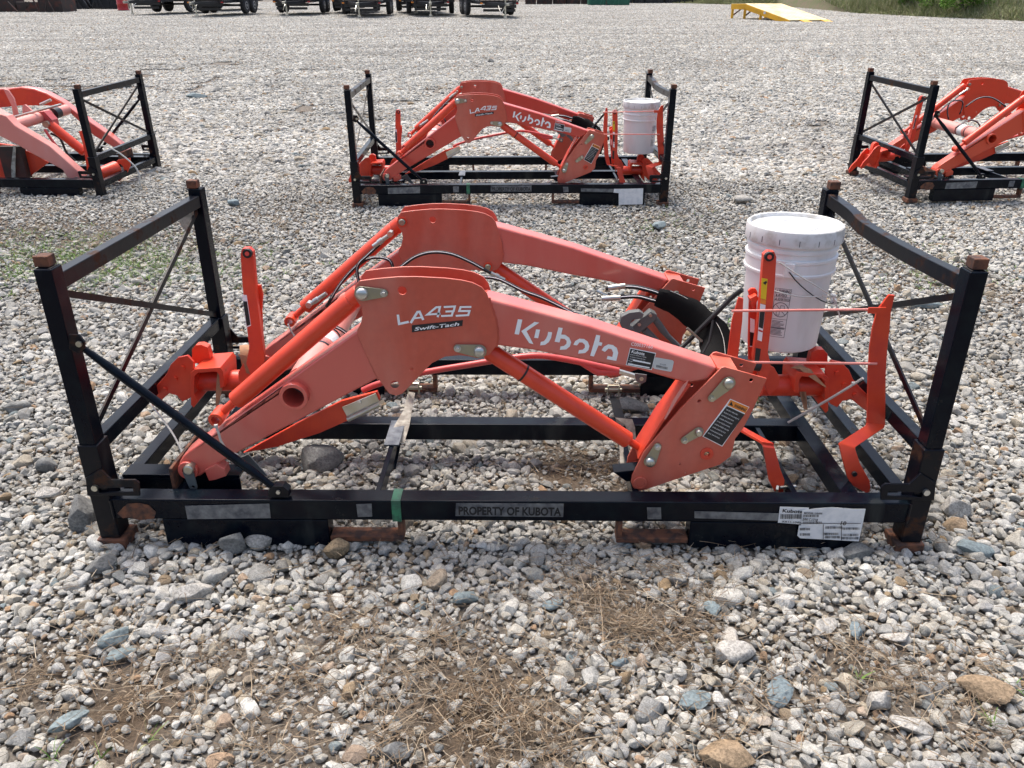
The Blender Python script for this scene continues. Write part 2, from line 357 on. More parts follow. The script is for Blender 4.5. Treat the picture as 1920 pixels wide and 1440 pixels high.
def crate_papers():
    # paper shipping labels stuck on the front rail of this crate
    YR = -.0345
    t = thing('shipping_label', at(1490,966,YR), 'small white barcode sticker headed Kubota, on the front rail of the nearest crate', 'label')
    flat(P([(1462,949),(1516,951),(1513,983),(1458,979)], YR), 'paper', t, 'sheet', .0022)
    text('Kubota', at(1466,959,YR), at(1504,961,YR), .011, 'decalb', t, off=.0040, bold=.03)
    text('KR11-1040', at(1466,978,YR), at(1500,980,YR), .006, 'decalb', t, off=.0040, bold=.02)
    mb = MB(); x = 1464
    while x < 1502: wd = random.choice((.7,1.1,1.6)); mb.add([at(x,964,YR-.0042), at(x+wd,964,YR-.0042), at(x+wd-.6,973,YR-.0042), at(x-.6,973,YR-.0042)], [(0,1,2,3)]); x += wd+random.choice((.8,1.3))
    mb.build('barcode', 'decalb', t)
    t = thing('shipping_label', at(1560,984,YR), 'large white shipping label marked MODEL LA435, hanging below the rail of the nearest crate', 'label')
    YL = -.039
    flat(P([(1504,957),(1530,953),(1560,951),(1600,954),(1623,954),(1617,985),(1610,1015),(1560,1012),(1500,1009),(1495,1004),(1498,985),(1502,985)], YL), 'paper', t, 'sheet', .0)
    k = dict(off=.0026)
    text('MODEL LA435', at(1507,962.5,YL), at(1541,963.5,YL), .0055, 'decalb', t, **k, bold=.03)
    text('S/N C1718', at(1504,975,YL), at(1532,977,YL), .009, 'decalb', t, **k, bold=.02)
    text('10', at(1575,983,YL), at(1585,984,YL), .013, 'decalb', t, **k, bold=.02)
    mb = MB()
    def q(x0,y0,x1,y1): mb.add([at(x0,y0,YL-.0022), at(x1,y0,YL-.0022), at(x1,y1,YL-.0022), at(x0,y1,YL-.0022)], [(0,1,2,3)])
    q(1499,981,1614,982); q(1543,983,1544.2,1011); q(1577,985,1578.2,1013)
    for x0, y0, n in ((1506,965,20),(1506,978,24),(1548,987,22),(1580,989,22),(1545,999,20),(1547,1005,20),(1580,1001,20),(1578,1007,22),(1500,990,14),(1500,1000,14)):
        x = x0
        for i in range(n): q(x, y0, x+random.choice((.5,.9)), y0+4.5); x += random.choice((1.2,1.7))
    mb.build('printing', 'decalb', t)

# ------------------------------------------------------------------ loader
KNEE = Z([(765,510),(790,480),(880,468),(1000,458),(1100,457),(1250,465),(1340,476),(1400,490),(1450,515),(1478,550),(1495,600),(1510,650),(1528,700),(1537,780),(1530,830),(1490,880),(1430,899),(1380,888),(1330,882),(1250,890),(1180,925),(1130,975),(1060,1050),(1020,1090),(985,1100),(950,1090),(920,1050),(890,1010),(830,890),(780,780),(776,748),(798,705),(806,660),(798,620),(775,590),(758,560)], 2.88, 400, 360)
BRK = Z([(1085,785),(1100,782),(1288,835),(1225,975),(1180,1060),(1145,1105),(1138,1140),(1125,1185),(1075,1222),(900,1280),(740,1335),(712,1340),(688,1325),(678,1300),(684,1268),(735,1165),(900,970)], 2.4, 900, 360)
LOGO = [[(258,92),(300,97),(268,238),(226,232)], [(415,118),(460,125),(340,205),(405,328),(365,318),(290,205)], [(430,188),(468,192),(450,272),(412,268)],
 [(545,212),(582,217),(572,270),(550,310),(515,335),(468,340),(475,307),(505,300),(525,275),(538,245)],
 [(643,170),(682,176),(668,238),(705,240),(745,268),(762,310),(750,350),(715,378),(655,382),(662,350),(695,345),(718,325),(720,298),(700,278),(662,275),(652,312),(606,305)],
 [(783,335),(800,300),(840,277),(885,280),(920,305),(935,345),(925,385),(895,412),(828,418),(836,385),(870,382),(892,362),(892,335),(868,312),(840,312),(818,340)],
 [(1000,240),(1038,247),(1028,308),(1058,315),(1049,345),(1021,340),(978,445),(942,438)],
 [(1050,385),(1075,350),(1115,330),(1160,338),(1195,365),(1208,410),(1190,487),(1098,470),(1108,440),(1152,450),(1160,410),(1145,375),(1115,370),(1082,402)]]
def loader():
    r = thing('front_loader_frame', (1.2, .5, 0), 'nearest orange tractor loader frame with crisp white lettering, strapped down beside the white pail', 'loader', 'orange tractor loader frames in the crates')
    Yn = .06
    def arm(dy):
        D = Vector((0, dy, 0)); mv = lambda L_, y=Yn: [p+D for p in P(L_, y)]
        up = mv([(905,559),(1020,589),(1108,613),(1200,643),(1275,668),(1349,692),(1330,716),(1287,722),(1200,697),(1100,680),(1000,660),(905,648)])
        a = MB().prism(up, (0, .082, 0)); a.v = [v+Vector((0,.008,0)) for v in a.v]
        b = a.build('boom_arm', 'arm', r, .010, 2)
        lw = mv([(333,872),(340,859),(352,849),(671,621),(690,610),(715,700),(708,712),(446,851),(400,878),(372,897),(355,900),(340,893),(332,882)])
        a = MB().prism([lw, [p+D for p in circ((552,742), .031, Yn, 36)]], (0, .080, 0)); a.v = [v+Vector((0,.009,0)) for v in a.v]; a.build('lower_arm', 'arm', b, .007, 2)
        h1, h2, h3 = circ((754,545), .0115, Yn), circ((740,722), .0125, Yn), circ((772,692), .0045, Yn, 10)
        holes = [[p+D for p in h] for h in (h1, h2, h3)]
        for y in (0, .092):
            MB().prism([mv(KNEE)]+holes, (0, .0065, 0)).build('knee_plate', 'plate', b, .0012, 1).location.y = y
        hb = [[p+D for p in circ(c, q, Yn, 14)] for c, q in (((1407,711), .006), ((1310,750), .005), ((1324,848), .0085), ((1274,868), .002), ((1284,885), .002))]
        for y in (-.008, .098):
            MB().prism([mv(BRK)]+hb, (0, .0065, 0)).build('end_bracket', 'plate', b, .0012, 1).location.y = y
        # web closing the bracket channel along its lower left edge
        e = mv([(1292,720),(1240,790),(1196,860)]); g = [v+Vector((0,.098,0)) for v in e]
        MB().strip(e, g, .006, (1,0,.3)).build('bracket_web', 'brk', b)
        e = mv([(1384,700),(1345,694)]); MB().strip(e, [v+Vector((0,.098,0)) for v in e], .006, (0,0,1)).build('bracket_web', 'plate', b)
        c = mv([(552,742)])[0]; MB().ring(c-Vector((0,.012 if dy == 0 else -.004,0)), .041, .0305, .10, n=40).build('tube_end', 'arm', b, .002)
        MB().lathe(c+Vector((0,.085,0)), [(.0001,0),(.0308,0),(.0308,.001),(.0001,.001)], 30, (0,1,0)).build('tube_inside', 'grey', b)
        c = mv([(1324,848)])[0]; MB().ring(c-Vector((0,.012,0)), .0195, .0088, .012, n=24).build('boss', 'brk', b, .0015)
        c = mv([(1199,902)])[0]; MB().ring(c-Vector((0,.014,0)), .0205, .014, .006, n=24).build('boss', 'plate', b, .0015)
        MB().lathe(c-Vector((0,.013,0)), [(.0001,0),(.0135,0),(.0135,.11),(.0001,.11)], 20, (0,1,0)).build('boss_pin', 'plate', b)
        c = mv([(352,883)])[0]; MB().ring(c-Vector((0,.002,0)), .030, .016, .09, n=30).build('boss', 'arm', b, .003)
        sb = mv([(383,882),(405,870),(421,880),(424,893),(404,900),(392,902)]); MB().prism(sb, (0,.04,0)).build('stop_block', 'arm', b, .002)
        # upper cylinder
        A, E_ = mv([(679,551)], .06)[0]+Vector((0,.045,0)), mv([(403,789)], .06)[0]+Vector((0,.038,0)); d = (E_-A).normalized()
        Ln = (E_-A).length
        cy = MB().tube([A+d*.015, A+d*.02, A+d*.05, A+d*.052, A+d*.06, A+d*(Ln-.075), A+d*(Ln-.070)], [.020,.026,.0275,.025,.0275,.0275,.022], 24).build('tilt_cylinder', 'cyl', r)
        MB().tube([A+d*(Ln-.075), A+d*(Ln-.01)], .0125, 16).build('piston_rod', 'cyl', cy)
        MB().ring(E_-Vector((0,.036,0)), .021, .0125, .062, n=26).build('rod_eye', 'cyl', cy, .002)
        # lift cylinder
        A, E_ = mv([(899,659)], .06)[0]+Vector((0,.045,0)), mv([(1222,866)], .06)[0]+Vector((0,.045,0)); d = (E_-A).normalized(); Ln = (E_-A).length
        cy = MB().tube([A+d*.0, A+d*.03, A+d*.035, A+d*(Ln-.085), A+d*(Ln-.080)], [.018,.024,.026,.026,.021], 24).build('lift_cylinder', 'cyl', r)
        MB().tube([A+d*(Ln-.082), A+d*(Ln-.005)], .0115, 16).build('piston_rod', 'cyl', cy)
        MB().ring(E_-Vector((0,.030,0)), .020, .011, .060, n=24).build('rod_eye', 'cyl', cy, .002)
        if dy == 0: MB().tube([A+d*.145, A+d*.151], .0272, 24, False).build('clip_band', 'rubber', cy)
        return b
    bn = arm(0); bf = arm(.81)
    for L_ in ([(917,558),(922,575),(930,600),(934,630),(931,651)], [(671,622),(680,640),(690,668),(700,692),(709,711)]): MB().tube(smooth_pts([at(*k, .0675) for k in L_], 6), [.0032+.0009*math.sin(i*1.7) for i in range(25)], 8).build('weld_bead', 'plate', r)
    flat(P([(1291,712),(1287,722),(1268,752),(1248,786),(1245,785),(1262,750),(1280,722)], .05), 'pink', r, 'scuff')
    # pin keepers on the near arm
    for (bx_, by_), rb, (sx, sy), Yk in (((679,551), .0185, (719.5,550), .053), ((899,659), .0175, (858,653.5), .053), ((1366,719), .0175, (1335,747), .045), ((1310,810), .013, (1284,826), .045), ((1219,866), .0165, (1233,838), .045)):
        a, b = at(bx_, by_, Yk), at(sx, sy, Yk); d = (b-a).normalized(); n = Vector((-d.z, 0, d.x)); q = []
        for k in range(13): t = math.pi*(.5+k/12); q.append(a+(d*math.cos(t)+n*math.sin(t))*rb*1.12)
        for k in range(9): t = -math.pi*(.5-k/8); q.append(b+(d*math.cos(t)+n*math.sin(t))*.0115)
        kp = MB().prism(q, (0,.0035,0)).build('pin_keeper', 'zinc', r, .0006, 1)
        MB().lathe(a-Vector((0,.012,0)), [(.0001,0),(rb*.62,0),(rb*.85,.004),(rb*.92,.012),(.0001,.012)], 28, (0,1,0)).build('pin_head', 'steel', kp, 0, smooth=50)
        mb = MB().lathe(b-Vector((0,.003,0)), [(.0001,0),(.0095,0),(.0095,.003),(.0001,.003)], 20, (0,1,0)); mb.lathe(b-Vector((0,.0105,0)), [(.0001,0),(.006,.0),(.0068,.001),(.0068,.0073),(.0001,.0073)], 6, (0,1,0)); mb.build('hex_bolt', 'steel', kp, 0, smooth=20)
    # plain pins on the inner side of the far arm
    for (px, py), q in (((754,416), .012), ((915,500), .011), ((1267,549), .011)):
        c = at(px, py, .868); mb = MB().lathe(c-Vector((0,.012,0)), [(.0001,0),(q*.75,0),(q,.003),(q,.02),(.0001,.02)], 22, (0,1,0)); mb.build('pin', 'zinc', r)
        MB().ring(c-Vector((0,.004,0)), q*1.5, q*1.05, .006, n=24).build('pin_collar', 'brk', r)
    # torque tube between the arms and its decals
    c = at(552,742,.06); MB().tube([c+Vector((0,.098,0)), c+Vector((0,.802,0))], .045, 32).build('torque_tube', 'pink', r)
    for y0 in (.30, .42): MB().tube([c+Vector((0,y0,0)), c+Vector((0,y0+.012,0))], .0457, 32, False).build('tube_band', 'decalb', r)
    MB().tube([c+Vector((0,.345,0)), c+Vector((0,.41,0))], .0455, 32, False).build('tube_decal', 'paper', r)
    # levelling rod
    MB().tube(smooth_pts([at(680,732,.2), at(712,719,.2), at(792,699,.2), at(891,682,.2), at(960,671,.2), at(1012,667,.2), at(1073,676,.2), at(1130,688,.2), at(1160,695,.2)], 5), .0095, 12).build('levelling_rod', 'red', r)
    MB().tube([at(1080,676,.2), at(1122,697,.2), at(1160,697,.2)], [.006,.0135,.011], 12).build('rod_swell', 'red', r)
    MB().bar(at(1160,696,.2), at(1200,708,.2), .014, .012).build('rod_fork', 'steel', r, .002)
    MB().prism(P([(1190,700),(1213,703),(1211,716),(1203,720),(1193,715)], .19), (0,.004,0)).build('link_plate', 'grey', r, .001)
    MB().lathe(at(1203,711,.186), [(.0001,0),(.006,0),(.006,.005),(.0001,.005)], 12, (0,1,0)).build('link_bolt', 'steel', r)
    # tilt link and its zinc clamp behind the lower arm
    MB().prism(P([(455,850),(520,838),(600,812),(650,790),(700,768),(713,748),(707,734),(640,752),(560,792)], .17), (0,.012,0)).build('tilt_link', 'brk', r, .002)
    k = MB().prism(P([(641,764),(704,738),(712,757),(654,788)], .155), (0,.006,0)).build('clamp_plate', 'steel', r, .001)
    MB().tube([at(652,786,.152), at(712,758,.152)], .008, 12).build('clamp_roll', 'steel', k)
    MB().lathe(at(674,757,.149), [(.0001,0),(.006,0),(.006,.006),(.0001,.006)], 6, (0,1,0)).build('bolt', 'steel', k)
    k = MB().prism(P([(436,864),(465,852),(502,893),(489,891)], .16), (0,.006,0)).build('guide_plate', 'grey', r, .001)
    # pin and hanging keeper at the arm tip
    MB().lathe(at(352,883,.040), [(.0001,0),(.012,0),(.0155,.003),(.0155,.03),(.0001,.03)], 24, (0,1,0)).build('tip_pin', 'steel', r)
    a, b = at(353,888,.052), at(362,913,.052); d = (b-a).normalized(); n = Vector((-d.z,0,d.x)); q = []
    for k in range(9): t = math.pi*(.5+k/8); q.append(a+(d*math.cos(t)+n*math.sin(t))*.0165)
    for k in range(9): t = -math.pi*(.5-k/8); q.append(b+(d*math.cos(t)+n*math.sin(t))*.0125)
    MB().prism([q, [b+Vector((math.cos(t)*.005,0,math.sin(t)*.005)) for t in [k*math.pi/5 for k in range(10)]]], (0,.004,0)).build('tip_keeper', 'grey', r, .0008)
    # hoses
    def hose(pts, rad, material='rubber', nm='hose', n=6):
        h_ = MB().tube(smooth_pts(pts, n), rad, 10).build(nm, material, r)
        if nm == 'hose': q_ = [v+Vector((0,-rad*.80,rad*.42)) for v in smooth_pts(pts, n)]; MB().tube(q_[2:-2], rad*.2, 6).build('hose_print', 'white', h_)
        return h_
    F = .83
    hose([at(*k, F) for k in ((612,575),(640,530),(672,496),(700,483),(730,488),(738,512),(735,540))], .0062)
    hose([at(*k, F-.01) for k in ((714,456),(690,478),(672,496),(670,515),(676,535),(690,560))], .0062)
    hose([at(*k, F-.03) for k in ((740,512),(755,498),(780,481),(810,473),(845,476),(880,490),(920,512))], .0066)
    hose([at(*k, .5) for k in ((880,520),(930,522),(980,545),(1020,560),(1080,590),(1110,606))], .0062)
    hose([at(*k, .4) for k in ((545,640),(575,618),(600,608),(640,618),(668,650),(662,690))], .0062)
    for a, b in (((578,573),(612,550)), ((700,462),(731,440)), ((920,512),(946,525))):
        p, q = at(*a, F-.02), at(*b, F-.02); d = q-p
        MB().tube([p, p+d*.3, p+d*.32, p+d*.55, p+d*.57, q], [.008,.008,.0105,.0105,.008,.0075], 12).build('hose_fitting', 'steel', r)
    MB().lathe(at(578,573,F-.03), [(.0001,0),(.012,0),(.012,.03),(.0001,.03)], 6, (0,1,0)).build('hose_elbow', 'steel', r)
    MB().lathe(at(731,440,F-.03), [(.0001,0),(.011,0),(.011,.03),(.0001,.03)], 6, (0,1,0)).build('hose_elbow', 'steel', r)
    hose([at(*k, .80) for k in ((1135,541),(1160,538),(1190,538),(1220,545),(1240,552))], .0085, 'rubber')
    hose([at(*k, .78) for k in ((1140,560),(1165,557),(1195,556),(1220,562),(1240,568))], .0085, 'rubber')
    for a, b, y in (((1140,540),(1172,536),.795), ((1128,560),(1163,558),.775)): MB().tube([at(*a,y), at(*b,y)], .0105, 12).build('hose_fitting', 'steel', r)
    for dx in (0, 9, 18): MB().tube([at(1118+dx,545+dx*.5,.79), at(1150+dx*.5,560,.79)], .006, 8).build('quick_coupler', 'steel', r)
    # fabric hose sleeve arching to the right
    sp = [(1232,557),(1262,568),(1300,590),(1328,616),(1343,645),(1348,680),(1346,715)]; YS = [.76,.74,.70,.64,.58,.52,.46]
    pts = smooth_pts([at(*k, y) for k, y in zip(sp, YS)], 6); n = len(pts)
    mb = MB(); vs = []; nn = 12
    for i, p in enumerate(pts):
        d = (pts[min(i+1,n-1)]-pts[max(i-1,0)]).normalized(); s_ = d.cross(Vector((0,1,.3))).normalized(); b = d.cross(s_); wv = 1+.05*math.sin(i*.7)+.02*math.sin(i*1.9)
        for k in range(nn): t = 2*math.pi*k/nn; vs.append(p+s_*math.cos(t)*(.036+.024*min(1,i/14))*wv+b*math.sin(t)*.020*wv)
    mb.add(vs, [(i*nn+k, i*nn+(k+1)%nn, (i+1)*nn+(k+1)%nn, (i+1)*nn+k) for i in range(n-1) for k in range(nn)]+[tuple(range(nn)), tuple((n-1)*nn+k for k in range(nn))])
    sl_ = mb.build('hose_sleeve', 'sleeve', r)
    MB().tube([p+Vector((.012,-.02,.040)) for p in pts[3:-6]], .0009, 5).build('sleeve_seam', 'tie', sl_)
    hose(nm='plain_hose', material='rubber', rad=.0085, pts=[at(*k, y) for k, y in (((1392,543),.6),((1372,558),.62),((1345,585),.62),((1318,612),.62),((1290,640),.62),((1265,662),.6))])
    MB().tube([at(1337,600,.55), at(1330,640,.52), at(1318,662,.5)], .004, 8).build('cable_tie', 'rubber', r)
    # grey valve coupler by the far bracket
    Yv = .70
    v = MB().prism(P([(1162,606),(1165,594),(1180,586),(1200,584),(1208,590),(1203,598),(1186,600),(1180,612),(1190,618),(1180,622),(1166,616)], Yv), (0,.03,0)).build('valve_handle', 'grey', r, .003)
    MB().prism(P([(1176,620),(1220,584),(1232,590),(1232,598),(1196,628),(1184,630)], Yv+.02), (0,.04,0)).build('valve_body', 'grey', v, .003)
    for a in ((1199,609),(1220,592)): MB().lathe(at(*a, Yv+.012), [(.0001,0),(.006,0),(.006,.01),(.0001,.01)], 12, (0,1,0)).build('valve_bolt', 'steel', v)
    MB().tube([at(1228,598,Yv+.04), at(1242,618,Yv+.04), at(1252,630,Yv+.04), at(1275,652,Yv+.04)], [.013,.013,.010,.009], 14).build('valve_pipe', 'grey', v)
    MB().tube([at(1208,618,Yv+.04), at(1222,630,Yv+.04), at(1240,650,Yv+.04)], [.014,.012,.012], 14).build('valve_pipe', 'grey', v)
    MB().tube([at(1288,615,.6), at(1316,640,.6)], .005, 8).build('valve_lever', 'steel', v)
    MB().tube([at(1385,684,.3), at(1400,683,.3), at(1425,688,.3)], [.012,.016,.014], 14).build('lever_grip', 'rubber', r)
    # lettering
    Yp, Ya = Yn, Yn+.008
    mb = MB(); k = lambda L_: [at(*q, Yp) for q in Z(L_, 4.571, 540, 380)]
    e = Yp-.0012
    for i, (L_, wd) in enumerate([([(942,958),(953,1038),(1036,1020)], 24), ([(1052,1030),(1110,936),(1128,934),(1160,1004)], 24), ([(1086,990),(1146,982)], 17), ([(1283,980),(1302,893),(1270,896),(1194,958),(1306,949)], 21), ([(1335,893),(1430,888),(1420,928),(1350,932)], 20), ([(1416,925),(1404,966),(1313,970)], 20), ([(1572,892),(1480,893),(1468,927),(1556,926),(1545,962),(1438,968)], 20)]):
        stroke(mb, k(L_), wd/4.571/790, e-.00008*i)
    mb.build('model_lettering', 'white', r)
    p = flat([at(*q, Yp) for q in Z([(1062,1050),(1500,1005),(1494,1055),(1062,1110)], 4.571, 540, 380)], 'decalb', r, 'name_tag')
    text('Swift-Tach', at(*Z([(1085,1095)],4.571,540,380)[0], Yp), at(*Z([(1470,1050)],4.571,540,380)[0], Yp), .0095, 'white', p, off=.002, shear=.25, bold=.02)
    mb = MB()
    for L_ in LOGO:
        q = [at(*c, Ya) for c in Z(L_, 5.053, 920, 580)]; mb.prism([v-Vector((0,.0008,0)) for v in q], (0,-.0006,0))
    mb.build('brand_lettering', 'white', r)
    q = lambda L_: [at(*c, Ya) for c in Z(L_, 5.333, 1080, 500)]
    p = flat(q([(540,810),(800,862),(757,1032),(498,982)]), 'white', r, 'serial_plate', .0006)
    flat(q([(545,818),(792,868),(752,1024),(505,976)]), 'decalb', p, 'plate_face', .0014)
    text('Kubota', *q([(552,858),(682,884)]), .009, 'white', p, off=.0026, bold=.02)
    for a, b, t in (((540,878),(700,908),'KUBOTA MANUFACTURING'), ((536,900),(690,930),'OF AMERICA CORPORATION'), ((533,922),(690,950),'GAINESVILLE, GA USA'), ((524,940),(562,948),'Model'), ((522,962),(570,972),'Serial No.')): text(t, *q([a, b]), .0026, 'white', p, off=.0026)
    for c in ([(570,925),(745,960),(742,972),(567,938)], [(520,962),(735,1002),(732,1013),(517,974)]): flat(q(c), 'white', p, 'plate_field', .0021)
    p = flat(q([(800,905),(965,935),(978,950),(958,1040),(945,1050),(785,1020),(768,1005),(785,915)]), 'silver', r, 'barcode_sticker', .0006)
    mb = MB()
    for i in range(12):
        x = 802+i*9.5+random.random()*3; y = 980+i*2
        mb.add([v-Vector((0,.0019,0)) for v in q([(x,y),(x+random.choice((3,5)),y),(x+2,y+24),(x-2,y+24)])], [(0,1,2,3)])
    mb.build('barcode', 'decalb', p); text('W 1229', *q([(835,975),(895,985)]), .0035, 'decalb', p, off=.0022)
    text('C00037160', *q([(548,785),(762,818)]), .0095, 'white', r, 'paint_pen_marks', shear=-.1, off=.0015)
    q = lambda L_: [at(*c, .052) for c in L_]
    p = flat(q([(1369,747.5),(1405,763),(1354,837),(1317,818)]), 'white', r, 'warning_decal', .0005)
    flat(q([(1362.5,761),(1396,776.5),(1353.5,835),(1319,817.5)]), 'decalb', p, 'decal_face', .0013)
    flat(q([(1369.5,749),(1403.5,763.5),(1397,774.5),(1363.5,759.5)]), 'decalo', p, 'decal_head', .0013)
    text('WARNING', *q([(1375,761.5),(1397,771)]), .0085, 'decalb', p, off=.0024, bold=.03)
    mb = MB(); a = q([(1368,751)])[0]; mb.add([v-Vector((0,.0024,0)) for v in q([(1366.5,758.5),(1371.5,752),(1374,761)])], [(0,1,2)]); mb.build('decal_sign', 'decalb', p)
    T = ['USE ONLY APPROVED', 'FRONT ATTACHMENTS', 'KEEP PEOPLE AWAY FROM', 'LOADER AND BUCKET', 'DO NOT STAND OR WORK', 'UNDER RAISED LOADER', 'LOWER LOADER AND STOP', 'ENGINE BEFORE LEAVING', 'READ THE MANUAL']
    for i, t in enumerate(T):
        f_ = (i+1.0)/10.3; x0, y0 = 1362.5+(1319-1362.5)*f_+2.2, 761+(817.5-761)*f_+1.2; wd = random.uniform(.62, .86)
        text(t, *q([(x0, y0), (x0+33*wd, y0+16*wd)]), .0036, 'white', p, off=.0024)
    return r

# ------------------------------------------------------------------ mounting brackets (right one traced, left one mirrored)
def bracket(mx):
    X = (lambda v: Vector((MX-v.x-.02, v.y+.02, v.z))) if mx else (lambda v: v)
    lab = 'orange mounting bracket with upright, left end of the nearest crate, tan strap round it' if mx else 'orange mounting bracket with yellow decal on its upright, standing in front of the white pail'
    r = thing('mounting_bracket', X(Vector((2.1, .42, .1))), lab, 'bracket', 'orange mounting brackets in the crates')
    def A(L_, y): return [X(at(*c, y)) for c in L_]
    YU = .30
    def pr(L_, y, t, nm, m_='brk', par=r, bev=.0015): return MB().prism(A(L_, y), (0, t, 0)).build(nm, m_, par, bev)
    up = pr([(1432,478),(1440,471),(1452,472),(1456,482),(1455,500),(1453,534),(1447,600),(1440,660),(1446,690),(1425,745),(1422,700),(1413,690),(1412,670),(1421,600),(1425,566),(1430,500)], YU, .022, 'upright')
    for yy in (YU-.012, YU+.022): MB().ring(A([(1443,482)], yy)[0], .0135, .006, .012).build('bushing', 'rubber', up)
    MB().tube([A([(1443,482)], YU-.016)[0], A([(1443,482)], YU+.038)[0]], .0065, 14).build('bushing_core', 'brk', up)
    if mx: pr([(1416,590),(1414,560),(1418,541),(1428,541),(1431,560),(1431,640),(1430,705),(1412,708),(1414,640)], YU+.026, .010, 'side_plate')
    else: pr([(1405,556),(1403,546),(1408,541),(1417,541),(1421,548),(1419,570),(1418,640),(1424,700),(1404,705),(1403,640)], YU+.055, .010, 'side_plate')
    if not mx: pr([(1406,560),(1419,553),(1423,560),(1412,580)], YU+.03, .03, 'hook')
    # decals
    q = lambda L_: A([(a+.5, b) for a, b in L_], YU)
    if not mx:
        flat(q([(1427.5,521),(1438.5,523),(1435.5,562),(1425.5,559)]), 'decaly', up, 'yellow_decal')
        flat(q([(1425.5,560),(1435.5,563),(1434.8,571),(1424.8,568)]), 'decalo', up, 'orange_decal')
        flat(q([(1424.8,569),(1434.8,572),(1427.5,640),(1419.5,637)]), 'white', up, 'warning_decal')
        flat(q([(1424.3,580),(1433.3,583),(1429.5,616),(1421.8,613)]), 'decalb', up, 'decal_text', .0016)
        flat(q([(1421.8,617),(1429.2,620),(1428.7,623),(1421.4,620)]), 'decalr', up, 'decal_head', .0016)
        flat(q([(1416.5,652),(1426,654),(1421,690),(1413.5,688)]), 'decalb', up, 'decal_text')
        flat(q([(1429.5,530),(1436,526),(1437.5,529),(1434,534)]), 'decalb', up, 'decal_sign', .0016)
        q2 = lambda L_: A(L_, YU+.055)
        flat(q2([(1406.5,596),(1415,599),(1414,650),(1406,650)]), 'white', up, 'warning_decal'); flat(q2([(1406,622),(1414.5,624),(1414,648),(1406,648)]), 'decalb', up, 'decal_text', .0016)
    else:
        flat([v for v in A([(1453,560),(1444,560),(1436,618),(1445,622)], YU)], 'white', up, 'warning_decal')
        flat([v for v in A([(1451,572),(1443.5,572),(1437,616),(1444,619)], YU)], 'decalb', up, 'decal_text', .0016)
    # cross tube, flange plates, channel
    c0, c1 = at(1425,722,.42), at(1600,722,.42); c1.z = c0.z
    tb = MB().tube([X(c0), X(Vector((2.30,.42,c0.z)))], .036, 28).build('cross_tube', 'brk', r, .002)
    pr([(1437,682),(1452,690),(1462,708),(1461,722),(1452,733),(1443,742),(1436,730),(1430,700)], YU+.03, .008, 'foot_flange')
    U = [(1489,735),(1491,706),(1497,698),(1545,702),(1554,709),(1553,770),(1548,775),(1538,762),(1547,750),(1546,715),(1540,709),(1504,706),(1499,712),(1497,738)]
    pr(U, .355, .13, 'channel')
    pl = [(1548,688),(1560,676),(1578,680),(1592,694),(1600,712),(1612,726),(1628,742),(1634,760),(1626,772),(1610,760),(1596,748),(1580,752),(1570,764),(1558,758),(1548,748)]
    pr(pl, .37, .010, 'end_plate'); pr(pl[:11]+pl[13:], .45, .010, 'end_plate')
    for b in ((1570,700),(1584,722),(1604,742)): MB().lathe(A([b], .362)[0], [(.0001,0),(.0075,0),(.0075,.008),(.0001,.008)], 6, (0,1,0)).build('bolt', 'brk', r)
    pr([(1517,680),(1522,660),(1534,655),(1545,656),(1552,664),(1552,690),(1520,692)], .43, .03, 'lug')
    return r

# ------------------------------------------------------------------ grille guard
def guard():
    r = thing('grille_guard', (2.2, .15, .1), 'bent orange guard with two thin pink rods, right front of the nearest crate', 'guard', 'orange grille guards in the crates')
    ks = [((1667,553),(1678,554),.22), ((1645,582),(1671,583),.22), ((1636,617),(1668,620),.22), ((1631,650),(1664,652),.22), ((1628,700),(1661,702),.22), ((1626,793),(1660,796),.22), ((1624,797),(1658,801),.215),
          ((1575,829),(1604,838),.125), ((1574,834),(1604,843),.12), ((1581,865),(1612,868),.11), ((1590,897),(1631,902),.10), ((1598,910),(1632,912),.10), ((1625,925),(1631,922),.10)]
    MB().strip([at(*a, y) for a, b, y in ks], [at(*b, y) for a, b, y in ks], .008).build('guard_bar', 'brk', r, .001, 1)
    ks = [((1385,558),(1394,560),.26), ((1373,600),(1392,602),.26), ((1364,669),(1384,669),.26), ((1364,760),(1384,762),.26), ((1372,798),(1390,800),.26), ((1376,803),(1396,806),.25), ((1428,833),(1450,836),.125), ((1431,838),(1453,841),.12), ((1441,900),(1463,880),.11), ((1452,921),(1471,900),.10), ((1462,927),(1469,925),.10)]
    MB().strip([at(*a, y) for a, b, y in ks], [at(*b, y) for a, b, y in ks], .008).build('guard_bar', 'brk', r, .001, 1)
    MB().tube([at(1372,583,.22), at(1656,580,.215)], .0038, 10).build('cross_rod', 'pink', r)
    MB().tube([at(1366,679,.22), at(1644,682,.215)], .0042, 10).build('cross_rod', 'pink', r)
    MB().box(at(1626,587,.212), at(1662,577,.208)).build('rod_seat', 'brk', r); 
    b = at(1461,912,.10)
    MB().lathe(b-Vector((.006,.014,0)), [(.0001,0),(.012,0),(.012,.007),(.0001,.007)], 6, (-.9,.4,0)).build('hex_bolt', 'steel', r)
    MB().tube([b-Vector((0,.006,0)), at(1492,912,.10)], .0052, 12).build('bolt_shank', 'steel', r)
    MB().lathe(at(1603,890,.092), [(.0001,0),(.008,0),(.008,.008),(.0001,.008)], 8, (0,1,0)).build('rubber_stop', 'rubber', r)
    return r

